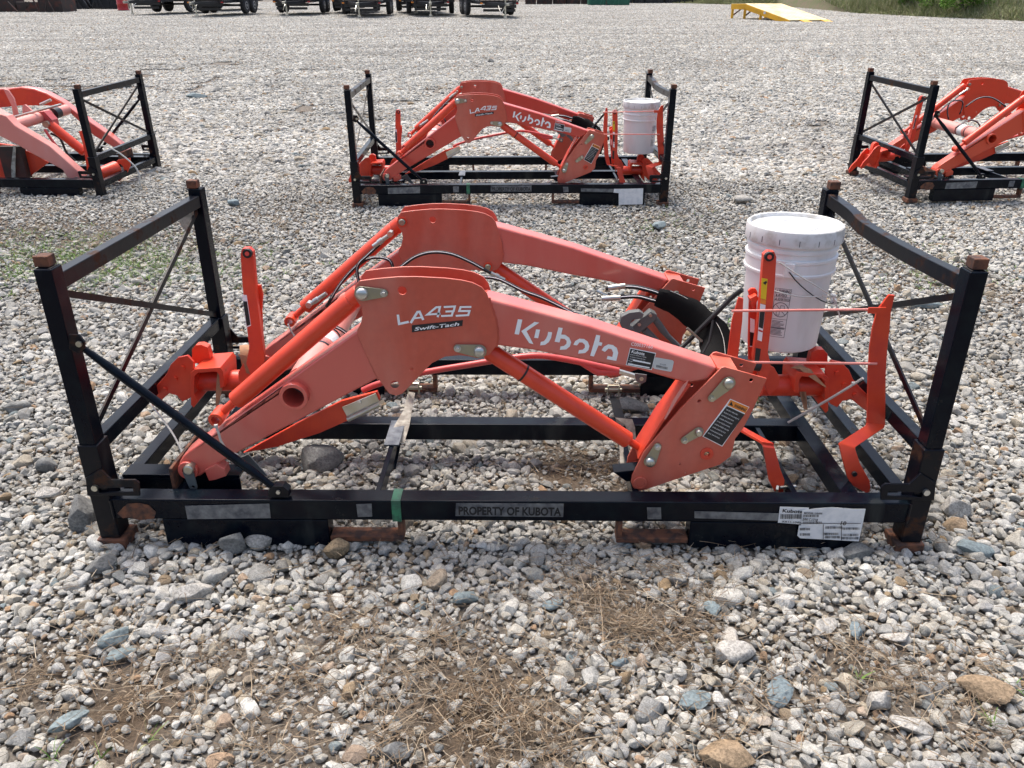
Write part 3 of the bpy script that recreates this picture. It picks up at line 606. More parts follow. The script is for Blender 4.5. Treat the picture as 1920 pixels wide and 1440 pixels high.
# ------------------------------------------------------------------ pail
def pail():
    c = Vector((2.09, .49, .455))
    r = thing('plastic_pail', c, 'white plastic pail with lid and printed warning panel, in the nearest crate', 'pail', 'white plastic pails in the crates')
    MB().lathe(c, [(.0001,.0),(.114,.0),(.120,.004),(.122,.012),(.1312,.24),(.1322,.250),(.1400,.252),(.1402,.259),(.1370,.262),(.1372,.292),(.1402,.295),(.1402,.303),(.1332,.305),(.1336,.322),(.1385,.324),(.1385,.334),(.1356,.338),(.1360,.355),(.0001,.355)], 72).build('pail_body', 'pail', r, 0, smooth=28)
    MB().lathe(c, [(.1372,.346),(.1462,.346),(.1472,.350),(.1472,.368),(.1462,.385),(.1445,.391),(.1410,.394),(.1362,.392),(.1332,.386),(.1318,.381),(.0700,.381),(.0690,.3835),(.0650,.3835),(.0640,.381),(.0001,.381)], 96).build('lid', 'lidm', r, 0, smooth=28)
    rr = random.Random(3); mb = MB()
    for k in range(16):
        t = 2*math.pi*k/16+.2; u = Vector((math.cos(t), math.sin(t), 0)); v = Vector((-u.y, u.x, 0)); p = c+u*.1473+Vector((0,0,.352))
        mb.bar(p, p+Vector((0,0,.017)), .0018, .0012, u)
    mb.build('lid_notches', 'print_', r)
    # bail: ear, wire, hand grip
    te = math.radians(-108); u = Vector((math.cos(te), math.sin(te), 0)); v = Vector((-u.y, u.x, 0)); ear = c+u*.1405+Vector((0,0,.275))
    e = MB(); e.add([ear+v*a+u*d+Vector((0,0,h)) for d in (-.006, .006) for a, h in ((-.015,-.020),(.015,-.020),(.015,.024),(-.015,.024))], [(0,1,2,3),(4,7,6,5),(0,4,5,1),(1,5,6,2),(2,6,7,3),(3,7,4,0)]); e.build('handle_ear', 'pail', r, .002)
    ear2 = c-u*.1405+Vector((0,0,.275)); a0 = math.atan2(u.y, u.x); W = []
    for k in range(25):
        t = k/24; a = a0+math.pi*t; dz = -.125*math.sin(math.pi*t)**.8; W.append(c+Vector((math.cos(a)*.150, math.sin(a)*.150, .278+dz)))
    W[0] = ear+u*.008; W[-1] = ear2-u*.008
    MB().tube(W, .0018, 8).build('wire_handle', 'rubber', r)
    MB().tube(W[11:15], .009, 14).build('hand_grip', 'pail', r)
    # printed panel, wrapped on the body
    def wr(a, z, off=.0007):
        R = .122+(z-.012)/.228*.0092+off; return c+Vector((math.sin(a)*R, -math.cos(a)*R, z))
    a0, a1, z0, z1 = -.56, -.20, .055, .215
    mb = MB()
    def wq(aa, ab, za, zb, n=6, o=.0007):
        for i in range(n):
            s0, s1 = aa+(ab-aa)*i/n, aa+(ab-aa)*(i+1)/n; mb.add([wr(s0,za,o),wr(s1,za,o),wr(s1,zb,o),wr(s0,zb,o)], [(0,1,2,3)])
    ln = .0011
    for z in (z0, z1, .115, .176, .188, .201, .085): wq(a0, a1, z, z+ln)
    for a in (a0, a1): wq(a, a+ln/.13, z0, z1+ln, 1)
    for i in range(12):
        z = .062+i*.0042
        if abs(z-.085) > .002: wq(a0+.02, a1-.02-.12*rr.random(), z, z+.0016, 8)
    cc, cz = (a0+a1)/2, .147
    for k in range(28):
        t, t2 = 2*math.pi*k/28, 2*math.pi*(k+1)/28
        mb.add([wr(cc+math.cos(x)*q/.134, cz+math.sin(x)*q) for x, q in ((t,.0225),(t2,.0225),(t2,.0245),(t,.0245))], [(0,1,2,3)])
    for s_ in range(8):
        f0, f1 = -1+s_/4, -1+(s_+1)/4; mb.add([wr(cc+f*.0165/.134, cz-f*.0165+o) for f, o in ((f0,-.001),(f1,-.001),(f1,.001),(f0,.001))], [(0,1,2,3)])
    wq(cc-.09, cc-.01, .128, .1295, 3); wq(cc-.09, cc-.08, .129, .145, 1); wq(cc-.02, cc-.01, .129, .145, 1); wq(cc-.11, cc-.08, .145, .1465, 2); wq(cc-.01, cc+.08, .160, .1615, 3); wq(cc+.08, cc+.09, .145, .160, 1); wq(cc-.01, cc+.0, .146, .160, 1); wq(cc, cc+.09, .145, .1465, 3)
    mb.build('printed_panel', 'print_', r, smooth=0)
    for z, s_, wd, tx in ((.2035,.0095,.27,'WARNING'), (.1905,.0085,.20,'AVISO'), (.178,.007,.29,'ADVERTENCIA')):
        b0 = text(tx, (0,0,0), (.134*wd,0,0), s_, 'print_', None, 'panel_heading', off=0, bold=.02)
        b0.parent = r
        for vtx in b0.data.vertices: vtx.co = wr(a0+.08+vtx.co.x/.134, z+vtx.co.z, .0009)-c
        mb = MB(); mb.add([wr(a0+.025,z), wr(a0+.065,z), wr(a0+.045,z+.0085)], [(0,1,2)]); mb.build('panel_sign', 'print_', r, smooth=0)
    return r
#==PART3==
# ------------------------------------------------------------------ rocks
def ico(sub):
    import bmesh
    bm = bmesh.new(); bmesh.ops.create_icosphere(bm, subdivisions=sub, radius=1); v = np.array([x.co[:] for x in bm.verts]); f = [tuple(q.index for q in x.verts) for x in bm.faces]; bm.free(); return v, f
ICO = {k: ico(k) for k in (1, 2, 3, 4)}
def rock(seed, sub, cuts=9, flatz=.7, elong=1.25, lo=.62, hi=.95):
    g = np.random.default_rng(seed); v, f = ICO[sub]; v = v.copy()
    for _ in range(cuts):
        n = g.normal(size=3); n /= np.linalg.norm(n); h = g.uniform(lo, hi); d = v@n; over = np.clip(d-h, 0, None); v -= np.outer(over*.94, n)
    n1 = g.normal(size=(5, 3))*1.8; ph = g.uniform(0, 6, 5); v *= (1+.035*np.sin(v@n1.T+ph).sum(1)/1.5)[:, None]
    v *= np.array([elong*g.uniform(.85, 1.15), g.uniform(.8, 1.05), flatz*g.uniform(.8, 1.2)]); return v, f
def rock_material(name, stops, per_stone=True, scale=60, speck=.5):
    Mt = bpy.data.materials.new(name); Mt.use_nodes = True; t = Mt.node_tree; N = t.nodes; K = t.links; b = N['Principled BSDF']
    b.inputs['Roughness'].default_value = .82; b.inputs['Specular IOR Level'].default_value = .28
    oi = N.new('ShaderNodeObjectInfo'); tc = N.new('ShaderNodeTexCoord')
    def math_(op, a, c):
        x = N.new('ShaderNodeMath'); x.operation = op
        for i, q in enumerate((a, c)):
            if isinstance(q, (int, float)): x.inputs[i].default_value = q
            elif q is not None: K.new(q, x.inputs[i])
        return x.outputs[0]
    if per_stone:
        at_ = N.new('ShaderNodeAttribute'); at_.attribute_name = 'rnd'
        v = math_('FRACT', math_('ADD', at_.outputs['Fac'], math_('MULTIPLY', oi.outputs['Random'], 7.13)), 0)
    else: v = oi.outputs['Random']
    r = N.new('ShaderNodeValToRGB'); cr = r.color_ramp; cr.interpolation = 'LINEAR'
    while len(cr.elements) < len(stops): cr.elements.new(.5)
    for e, (p, c) in zip(cr.elements, stops): e.position = p; e.color = (*c, 1)
    K.new(v, r.inputs[0])
    off = N.new('ShaderNodeVectorMath'); off.operation = 'ADD'; K.new(tc.outputs['Object'], off.inputs[0])
    cx = N.new('ShaderNodeCombineXYZ'); K.new(math_('MULTIPLY', v, 37.0), cx.inputs[0]); K.new(math_('MULTIPLY', v, 91.0), cx.inputs[1]); K.new(cx.outputs[0], off.inputs[1])
    n1 = N.new('ShaderNodeTexNoise'); n1.inputs['Scale'].default_value = scale; n1.inputs['Detail'].default_value = 5; n1.inputs['Roughness'].default_value = .75; K.new(off.outputs[0], n1.inputs['Vector'])
    n2 = N.new('ShaderNodeTexNoise'); n2.inputs['Scale'].default_value = scale*6; n2.inputs['Detail'].default_value = 2; K.new(off.outputs[0], n2.inputs['Vector'])
    mr = N.new('ShaderNodeMapRange'); mr.inputs[1].default_value = .3; mr.inputs[2].default_value = .7; mr.inputs[3].default_value = 1-speck*.75; mr.inputs[4].default_value = 1+speck*.45; K.new(n1.outputs[0], mr.inputs[0])
    mr2 = N.new('ShaderNodeMapRange'); mr2.inputs[1].default_value = .35; mr2.inputs[2].default_value = .6; mr2.inputs[3].default_value = 1-speck*.55; mr2.inputs[4].default_value = 1.1; K.new(n2.outputs[0], mr2.inputs[0])
    mm = math_('MULTIPLY', mr.outputs[0], mr2.outputs[0])
    vm = N.new('ShaderNodeVectorMath'); vm.operation = 'SCALE'; K.new(r.outputs[0], vm.inputs[0]); K.new(mm, vm.inputs['Scale'])
    if per_stone:
        ge = N.new('ShaderNodeNewGeometry'); mp = N.new('ShaderNodeMapping'); mp.inputs['Scale'].default_value = (.35, 1.1, .0); K.new(ge.outputs['Position'], mp.inputs[0])
        n3 = N.new('ShaderNodeTexNoise'); n3.inputs['Scale'].default_value = .9; n3.inputs['Detail'].default_value = 5; n3.inputs['Roughness'].default_value = .65; K.new(mp.outputs[0], n3.inputs['Vector'])
        m3 = N.new('ShaderNodeMapRange'); m3.inputs[1].default_value = .34; m3.inputs[2].default_value = .62; m3.inputs[3].default_value = .76; m3.inputs[4].default_value = 1.10; K.new(n3.outputs[0], m3.inputs[0])
        vs_ = N.new('ShaderNodeVectorMath'); vs_.operation = 'SCALE'; K.new(vm.outputs[0], vs_.inputs[0]); K.new(m3.outputs[0], vs_.inputs['Scale']); vm = vs_
    K.new(vm.outputs[0], b.inputs['Base Color'])
    bp = N.new('ShaderNodeBump'); bp.inputs['Strength'].default_value = .5; bp.inputs['Distance'].default_value = .003; K.new(mm, bp.inputs['Height']); K.new(bp.outputs[0], b.inputs['Normal'])
    return Mt
GST0 = [(0, (.30,.285,.26)), (.10, (.42,.405,.375)), (.22, (.50,.475,.43)), (.34, (.25,.245,.235)), (.45, (.40,.37,.32)), (.56, (.56,.54,.50)), (.66, (.33,.32,.31)), (.75, (.46,.44,.40)), (.83, (.36,.31,.24)), (.89, (.20,.21,.21)), (.93, (.30,.21,.12)), (.955, (.19,.235,.25)), (.975, (.33,.20,.11)), (.99, (.45,.43,.39))]
GST = [(p, (c[0]*1.00, c[1]*1.025, c[2]*1.02)) for p, c in GST0]
MG = rock_material('gravel_stone', GST, scale=1.6, speck=.5)       # stones are unit-sized variants, scaled per instance
# bare / worn patches: (photo px, py, radius m, strength)
BARE = [(230,1330,.16,1.0),(60,1260,.13,.8),(430,1250,.12,.5),(560,1400,.16,.6),(900,1340,.20,1.0),(1000,1380,.16,.7),(1060,880,.15,1.0),(1160,870,.12,.8),(1180,1140,.10,.7),(1130,1130,.09,.7),(1280,1190,.12,.7),(1420,1240,.12,.4),(1600,1250,.18,.6),(1750,1330,.16,.4),(640,1170,.16,.45),(850,1250,.18,.5),
        (60,420,.7,.65),(190,440,.7,.65),(330,450,.5,.5),(520,400,.8,.4),(90,530,.35,.4),(1750,520,.40,.6),(1860,560,.3,.5),(1640,470,.4,.5),(1500,390,.5,.35),(1250,410,.5,.4),(620,215,1.2,.35),(330,150,2.2,.5),(150,160,2.2,.6),(1050,160,2.,.25),(1700,230,1.0,.3),(900,770,.12,.4),(560,1050,.10,.3)]
BP = [(gnd(a, b), r_, s_) for a, b, r_, s_ in BARE]
def bare(x, y):
    b = np.zeros_like(x)
    for p, r_, s_ in BP: b = np.maximum(b, s_*np.exp(-(((x-p.x)**2+((y-p.y)/1.15)**2)/r_**2)**1.3))
    return b
def sinoise(x, y, f, k=5, seed=0):
    g = np.random.default_rng(seed); o = np.zeros_like(x)
    for _ in range(k): a = g.uniform(0, 6.28); o += np.sin(f*g.uniform(.5, 1.6)*(x*np.cos(a)+y*np.sin(a))+g.uniform(0, 6.28))
    return o/k
def ground():
    nx, ny = 240, 420
    ys = np.concatenate([np.linspace(-4, 8, 260), np.geomspace(8.1, 160, 160)]); V = []
    for y in ys:
        hw = 6+max(0, y+2)*1.5; xs = 1.2+np.linspace(-1, 1, nx)*hw
        yy = np.full(nx, y); z = np.full(nx, zt(y)-.020)
        for z_, x in zip(z+.006*sinoise(xs, yy, 6, seed=1), xs): V.append((x, y, z_))
    F = [(j*nx+i, j*nx+i+1, (j+1)*nx+i+1, (j+1)*nx+i) for j in range(len(ys)-1) for i in range(nx-1)]
    me = bpy.data.meshes.new('ground'); me.from_pydata(V, [], F); me.polygons.foreach_set('use_smooth', [True]*len(F))
    a = me.attributes.new('bare', 'FLOAT', 'POINT'); va = np.array(V); a.data.foreach_set('value', bare(va[:,0], va[:,1]).astype(np.float32))
    Mt = bpy.data.materials.new('ground_dirt'); Mt.use_nodes = True; t = Mt.node_tree; N = t.nodes; K = t.links; b = N['Principled BSDF']; b.inputs['Roughness'].default_value = .95; b.inputs['Specular IOR Level'].default_value = .15
    tc = N.new('ShaderNodeTexCoord'); at_ = N.new('ShaderNodeAttribute'); at_.attribute_name = 'bare'
    n = N.new('ShaderNodeTexNoise'); n.inputs['Scale'].default_value = 55; n.inputs['Detail'].default_value = 8; n.inputs['Roughness'].default_value = .75; K.new(tc.outputs['Object'], n.inputs['Vector'])
    r1 = N.new('ShaderNodeValToRGB'); K.new(n.outputs[0], r1.inputs[0])
    for e, p, c in zip(r1.color_ramp.elements, (.35, .68), ((.07,.062,.052,1), (.26,.24,.21,1))): e.position = p; e.color = c
    r2 = N.new('ShaderNodeValToRGB'); K.new(n.outputs[0], r2.inputs[0])
    for e, p, c in zip(r2.color_ramp.elements, (.3, .72), ((.035,.024,.016,1), (.17,.125,.085,1))): e.position = p; e.color = c
    mx = N.new('ShaderNodeMix'); mx.data_type = 'RGBA'; K.new(at_.outputs['Fac'], mx.inputs[0]); K.new(r1.outputs[0], mx.inputs[6]); K.new(r2.outputs[0], mx.inputs[7]); K.new(mx.outputs[2], b.inputs['Base Color'])
    bp = N.new('ShaderNodeBump'); bp.inputs['Strength'].default_value = .9; bp.inputs['Distance'].default_value = .008; K.new(n.outputs[0], bp.inputs['Height']); K.new(bp.outputs[0], b.inputs['Normal'])
    me.materials.append(Mt); o = bpy.data.objects.new('ground', me); COL.objects.link(o); tag(o, kind='structure')
BLUE_ = rock_material('blue_grey_slate', [(0, (.17,.215,.235)), (.5, (.20,.245,.25)), (1, (.14,.18,.20))], False, 22, .45)
PALE_ = rock_material('pale_granite', [(0, (.40,.385,.35)), (.5, (.46,.44,.40)), (1, (.34,.33,.30))], False, 30, .6)
BRWN_ = rock_material('brown_sandstone', [(0, (.27,.205,.13)), (.5, (.30,.22,.14)), (1, (.33,.27,.20))], False, 26, .6)
DARK_ = rock_material('grey_basalt', [(0, (.15,.155,.15)), (1, (.20,.20,.19))], False, 26, .5)
STONE_LIST = [ # px, py, width px, flatness, material, rot, label
 (1465,1302,62,.35,BLUE_,1.1,'flat blue-grey slate with a pointed top edge, lying in the lower right foreground'),
 (1375,1228,62,.55,PALE_,.2,'large pale grey stone in dry grass, left of the tall blue slate'),
 (1300,1320,62,.25,BLUE_,.4,'pale bluish slab half buried in small stones, lower right of centre'),
 (1365,1421,80,.55,BRWN_,.1,'wide tan and white stone cut off by the bottom edge of the picture'),
 (1847,1300,80,.45,BRWN_,-.45,'long tan stone lying slanted near the right edge of the foreground'),
 (1545,1183,46,.6,PALE_,.5,'knobbly white stone in dry grass below the white shipping label'),
 (1605,1187,36,.4,BLUE_,1.2,'greenish slate wedged beside a knobbly white stone'),
 (1335,1146,38,.4,BLUE_,-.9,'blue-grey angular stone below the right rusty fork loop'),
 (870,1127,48,.5,BLUE_,.2,'blue-grey stone beside a mossy brown one, below the middle of the front rail'),
 (823,1095,36,.8,BRWN_,.9,'mossy brown stone standing just behind a blue-grey one below the front rail'),
 (218,1200,46,.45,BLUE_,.8,'blue-grey stone on the left above a second split slate'),
 (228,1228,50,.25,BLUE_,.3,'thin split slate lying under the edge of a blue-grey stone on the left'),
 (130,1358,54,.35,BLUE_,1.0,'greenish triangular slate on bare dirt in the lower left corner'),
 (192,1068,46,.8,DARK_,.4,'dark grey upright stone in front of the left crate post'),
 (164,985,58,1.25,DARK_,1.3,'tall grey-blue rock leaning against the left front foot of the nearest crate'),
 (436,1029,58,.8,DARK_,.3,'rough brownish grey stone in front of the left fork pocket'),
 (488,1024,44,.6,PALE_,.0,'pale speckled stone right of a rough brown one, in front of the left fork pocket'),
 (632,1038,42,.8,BRWN_,.7,'rust-tinted upright stone just below the left rusty fork loop'),
 (602,874,66,.8,DARK_,.4,'large brown-grey rock lying inside the nearest crate, left half'),
 (1185,770,56,.45,DARK_,-.15,'dark slate inside the nearest crate, beside the tie-down strap'),
 (1035,1137,40,.4,BLUE_,.5,'small greenish slate beside the thick straw clump in the foreground'),
 (1165,1246,34,.4,BLUE_,.4,'small blue slate at the lower end of the thick straw clump'),
 (1545,1183,1,.4,BLUE_,1.2,None),
 (1605,1043,52,.5,DARK_,.1,'dark slate below the large white shipping label'),
 (1785,962,50,.7,PALE_,.1,'smooth white stone right of the nearest crate front post'),
 (1790,990,40,.5,BRWN_,-.2,'orange-brown stone just below a smooth white one, right of the nearest crate'),
 (1830,1036,66,.35,BLUE_,.1,'flat greenish slate right of the crate, with a pebble on it'),
 (1735,1305,38,.6,DARK_,1.3,'small dark blue-grey block standing left of the long tan stone'),
 (1705,1367,58,.55,PALE_,-.3,'white stone with a brown end, above the lower right edge'),
 (1645,1322,50,.8,PALE_,.4,'cream coloured angular stone between the blue slate and the right edge'),
 (1680,1200,44,.4,PALE_,0,'pale green-white flat stone in dry grass on the right'),
 (740,1420,44,.8,DARK_,.2,'square brown-grey block at the bottom edge, left of centre'),
 (365,1120,58,.6,PALE_,.3,'large light grey stone between the gravel and straw, left foreground'),
 (90,880,36,.7,DARK_,.3,'grey stone left of the lower sleeve of the left crate post'),
 (30,770,36,.7,DARK_,.5,'dark grey stone at the left edge, beyond the crate post'),
 (95,930,42,.6,PALE_,.4,'pale broken stone left of the crate foot'),
 (1235,427,26,.5,BLUE_,.2,'small blue-grey stone on the gravel left of the white pail'),
 (440,385,26,.5,BLUE_,.2,'blue-grey stone behind the left top rail of the nearest crate'),
 (1390,378,34,.4,PALE_,.1,'pale flat stone behind the white pail'),
 (1735,575,50,.3,BLUE_,.1,'flat bluish stone seen through the right end frame, behind the guard'),
 (230,165,26,.6,DARK_,.3,'dark grey stone seen through the left background crate end frame'),
 (370,183,26,.4,BLUE_,.1,'low grey boulder right of the left background crate, nearer one of two'),
 (395,172,34,.35,PALE_,.2,'low pale boulder right of the left background crate, farther one of two'),
 (920,118,12,.7,DARK_,0,'small dark stone on the open gravel behind the middle crate'),
]
STONE_P = [(gnd(a[0], a[1]), a[2]) for a in STONE_LIST if a[6]]
# gravel: instanced stone variants and far patches
NV, NP = 28, 6
FEET = []
def gravel():
    V, F, VID, RND = [], [], [], []; o = 0
    def addsrc(v, f, vid, rnd):
        nonlocal o
        V.append(v); F.extend([tuple(i+o for i in q) for q in f]); VID.append(np.full(len(v), vid)); RND.append(np.full(len(v), rnd) if np.isscalar(rnd) else rnd); o += len(v)
    for k in range(NV): v, f = rock(100+k, 3, cuts=rng.integers(9, 17), flatz=.74, elong=1.2, lo=.52, hi=.86); addsrc(v, f, k, 0.0)
    low = [rock(500+k, 2, cuts=8, flatz=.75, elong=1.2, lo=.6, hi=.88) for k in range(10)]
    low1 = [rock(700+k, 1, cuts=4, flatz=.75, elong=1.2) for k in range(8)]
    for k in range(NP*2):                                     # patches .6 m wide
        vs, fs, rn, oo = [], [], [], 0; src = low if k < NP else low1; n_ = 740 if k < NP else 600
        for _ in range(n_):
            v, f = src[rng.integers(len(src))]; a = rng.uniform(0, 6.28); s_ = .0115*rng.lognormal(0, .42) if k < NP else .0135*rng.lognormal(0, .40)
            c, s2 = math.cos(a), math.sin(a); Rz = np.array([[c,-s2,0],[s2,c,0],[0,0,1]]); b_ = rng.normal(0, .35); Rx = np.array([[1,0,0],[0,math.cos(b_),-math.sin(b_)],[0,math.sin(b_),math.cos(b_)]])
            p = np.array([rng.uniform(-.30,.30), rng.uniform(-.30,.30), rng.uniform(-.012,.006)]); q = (v*s_)@(Rz@Rx).T+p
            vs.append(q); fs += [tuple(i+oo for i in t) for t in f]; rn.append(np.full(len(q), rng.uniform())); oo += len(q)
        addsrc(np.vstack(vs), fs, NV+k, np.concatenate(rn))
    nsrc = o
    # near stones
    pts, rot, scl, vid = [], [], [], []
    def cell(y0, y1, sp, size, depth_layers=1, smin=0):
        ys = np.arange(y0, y1, sp)
        X, Y = [], []
        for y in ys:
            hw = .66*((y+1.96)*.93+.85)+.25; cx = 1.22; xs = np.arange(cx-hw, cx+hw, sp); X.append(xs); Y.append(np.full(len(xs), y))
        X, Y = np.concatenate(X), np.concatenate(Y)
        X = X+rng.uniform(-.5, .5, len(X))*sp; Y = Y+rng.uniform(-.5, .5, len(Y))*sp
        b = bare(X, Y); nz = sinoise(X, Y, 3.0, 7, seed=5)*.5+sinoise(X, Y, 11.0, 6, seed=6)*.5
        keep = rng.uniform(size=len(X)) > np.clip(b*.80+np.clip(nz-.25, 0, .5)*.5, 0, .90)
        X, Y, b = X[keep], Y[keep], b[keep]; n_ = len(X)
        s_ = size*np.clip(rng.lognormal(0, .36, n_), .4, 2.3)*(1-.25*b)
        Zc = zt(Y)-.018+s_*.35+rng.uniform(0, .010, n_)*(1-b)
        pts.append(np.stack([X, Y, Zc], 1)); scl.append(s_)
        rot.append(np.stack([rng.normal(0, .35, n_), rng.normal(0, .35, n_), rng.uniform(0, 6.28, n_)], 1)); vid.append(rng.integers(0, NV, n_))
    cell(-1.25, 5.2, .0192, .0108); cell(-1.2, 3.2, .062, .0160); cell(-1.25, 1.5, .024, .0062)
    # fines in the worn spots
    X, Y = rng.uniform(-3, 5, 90000), rng.uniform(-1.2, 4.5, 90000); b = bare(X, Y); kp = rng.uniform(size=len(X)) < np.clip(b*1.3, 0, .75); X, Y = X[kp], Y[kp]; n_ = len(X); s_ = .0034*rng.lognormal(0, .45, n_)
    pts.append(np.stack([X, Y, zt(Y)-.018+s_*.3], 1)); scl.append(s_); rot.append(rng.uniform(0, 6.28, (n_, 3))); vid.append(rng.integers(0, NV, n_))
    # patches
    X, Y, I = [], [], []
    y = 5.3
    while y < 75:
        sp = .42 if y < 14 else .5
        hw = .66*((y+1.96)*.93+.85)+1.2; xs = np.arange(1.2-hw, 1.2+hw, sp)+rng.uniform(-.08, .08); X.append(xs+rng.uniform(-.05,.05,len(xs))); Y.append(np.full(len(xs), y)+rng.uniform(-.05,.05,len(xs)))
        I.append(rng.integers(0, NP, len(xs)) + NV + (0 if y < 11 else NP)); y += sp
    X, Y, I = map(np.concatenate, (X, Y, I))
    keep = rng.uniform(size=len(X)) > bare(X, Y)*.9
    # nothing under the far right grass bank
    keep &= ~((Y > bank_y(X)+.4))
    X, Y, I = X[keep], Y[keep], I[keep]; n_ = len(X)
    pts.append(np.stack([X, Y, zt(Y)-.008], 1)); scl.append(rng.uniform(.95, 1.15, n_)); vid.append(I)
    rot.append(np.stack([np.arctan2(zt(Y+.1)-zt(Y-.1), .2), np.zeros(n_), np.zeros(n_)], 1))
    PT = np.vstack(pts); RT = np.vstack(rot); SC = np.concatenate(scl); VI = np.concatenate(vid)
    ok = np.ones(len(PT), bool)
    for p, wpx in STONE_P:
        q = wpx/FPX*(p-CAM).dot(FWD)/2*.80; ok &= ~((((PT[:,0]-p.x)**2+((PT[:,1]-p.y)/.75)**2) < q*q) & (VI < NV))
    PT, RT, SC, VI = PT[ok], RT[ok], SC[ok], VI[ok]; npt = len(PT)
    me = bpy.data.meshes.new('gravel')
    AV = np.vstack(V+[PT]); me.vertices.add(len(AV)); me.vertices.foreach_set('co', AV.astype(np.float32).ravel())
    FA = np.array(F, dtype=np.int32); me.loops.add(FA.size); me.loops.foreach_set('vertex_index', FA.ravel()); me.polygons.add(len(FA)); me.polygons.foreach_set('loop_start', np.arange(0, FA.size, 3, dtype=np.int32)); me.update(calc_edges=True)
    me.polygons.foreach_set('use_smooth', [True]*len(FA)); me.set_sharp_from_angle(angle=math.radians(27))
    def attr(nm, tp, arr, key='value'): a = me.attributes.new(nm, tp, 'POINT'); a.data.foreach_set(key, arr.ravel())
    z1 = np.zeros
    attr('is_src', 'BOOLEAN', np.concatenate([np.ones(nsrc, bool), z1(npt, bool)]))
    attr('vid', 'INT', np.concatenate([np.concatenate(VID), VI]).astype(np.int32))
    attr('rnd', 'FLOAT', np.concatenate([np.concatenate(RND), z1(npt)]).astype(np.float32))
    attr('scl', 'FLOAT', np.concatenate([np.ones(nsrc), SC]).astype(np.float32))
    attr('rot', 'FLOAT_VECTOR', np.vstack([np.zeros((nsrc, 3)), RT]).astype(np.float32), 'vector')
    me.materials.append(MG); ob = bpy.data.objects.new('gravel', me); COL.objects.link(ob); tag(ob, kind='stuff')
    ng = bpy.data.node_groups.new('scatter_gravel', 'GeometryNodeTree'); ng.interface.new_socket('Geometry', in_out='INPUT', socket_type='NodeSocketGeometry'); ng.interface.new_socket('Geometry', in_out='OUTPUT', socket_type='NodeSocketGeometry')
    N, K = ng.nodes, ng.links; gi, go = N.new('NodeGroupInput'), N.new('NodeGroupOutput')
    def na(nm, tp): x = N.new('GeometryNodeInputNamedAttribute'); x.data_type = tp; x.inputs[0].default_value = nm; return x.outputs[0]
    sep = N.new('GeometryNodeSeparateGeometry'); K.new(gi.outputs[0], sep.inputs[0]); K.new(na('is_src', 'BOOLEAN'), sep.inputs[1])
    sp = N.new('GeometryNodeSplitToInstances'); K.new(sep.outputs[0], sp.inputs[0]); K.new(na('vid', 'INT'), sp.inputs['Group ID'])
    ip = N.new('GeometryNodeInstanceOnPoints'); K.new(sep.outputs[1], ip.inputs['Points']); K.new(sp.outputs[0], ip.inputs['Instance']); ip.inputs['Pick Instance'].default_value = True
    K.new(na('vid', 'INT'), ip.inputs['Instance Index']); K.new(na('rot', 'FLOAT_VECTOR'), ip.inputs['Rotation']); K.new(na('scl', 'FLOAT'), ip.inputs['Scale'])
    K.new(ip.outputs[0], go.inputs[0]); md = ob.modifiers.new('scatter', 'NODES'); md.node_group = ng
    print('gravel instances', npt, 'source tris', len(F))
def bank_y(x):                                               # front edge of the grass bank at the far right, in metres
    return np.interp(x, BX, BYY)
_b = [gnd(*k) for k in ((1300,7),(1480,12),(1560,22),(1660,28),(1760,33),(1860,37),(1930,41))]
BX = [-200, _b[0].x-6]+[p.x for p in _b]+[40]; BYY = [70, 62]+[p.y for p in _b]+[_b[-1].y-1]

def ribbons(name, specs, mat_, kind='stuff'):
    """specs: (base point, direction, length, width, bend) -> one mesh of curved blades"""
    V, F = [], []
    for p, d, L_, w_, bend in specs:
        d = Vector(d).normalized(); sd_ = d.cross(Vector((random.uniform(-1,1), random.uniform(-1,1), random.uniform(.2,1)))).normalized(); o = len(V)
        for i in range(4):
            t = i/3; q = Vector(p)+d*L_*t+Vector(bend)*t*t; ww = w_*(1-t*.8)/2; V += [q-sd_*ww, q+sd_*ww]
        F += [(o+2*i, o+2*i+1, o+2*i+3, o+2*i+2) for i in range(3)]
    me = bpy.data.meshes.new(name); me.from_pydata([tuple(v) for v in V], [], F); me.materials.append(mat_); o = bpy.data.objects.new(name, me); COL.objects.link(o); tag(o, kind=kind) if kind else None; return o
def island_mat(name, stops, rough=.8, trans=0):
    Mt = bpy.data.materials.new(name); Mt.use_nodes = True; N = Mt.node_tree.nodes; K = Mt.node_tree.links; b = N['Principled BSDF']; b.inputs['Roughness'].default_value = rough; b.inputs['Specular IOR Level'].default_value = .25
    g = N.new('ShaderNodeNewGeometry'); r = N.new('ShaderNodeValToRGB'); cr = r.color_ramp
    while len(cr.elements) < len(stops): cr.elements.new(.5)
    for e, (p, c) in zip(cr.elements, stops): e.position = p; e.color = (*c, 1)
    K.new(g.outputs['Random Per Island'], r.inputs[0]); K.new(r.outputs[0], b.inputs['Base Color']); return Mt
STRAW = island_mat('dry_straw', [(0, (.26,.19,.12)), (.35, (.14,.095,.06)), (.6, (.36,.29,.20)), (.8, (.09,.06,.04)), (1, (.42,.36,.27))])
GRN = island_mat('green_blades', [(0, (.10,.20,.035)), (.5, (.16,.28,.06)), (.8, (.22,.30,.10)), (1, (.30,.30,.14))])
BANK = island_mat('bank_grass', [(0, (.28,.26,.15)), (.25, (.17,.22,.07)), (.5, (.30,.26,.17)), (.7, (.13,.19,.055)), (.85, (.42,.38,.27)), (1, (.20,.28,.09))])
BUSH = island_mat('bush_leaves', [(0, (.07,.16,.02)), (.4, (.12,.26,.03)), (.7, (.05,.11,.018)), (1, (.18,.34,.05))])
DARKF = island_mat('far_woods_leaves', [(0, (.03,.05,.018)), (.5, (.06,.09,.03)), (1, (.10,.11,.06))])
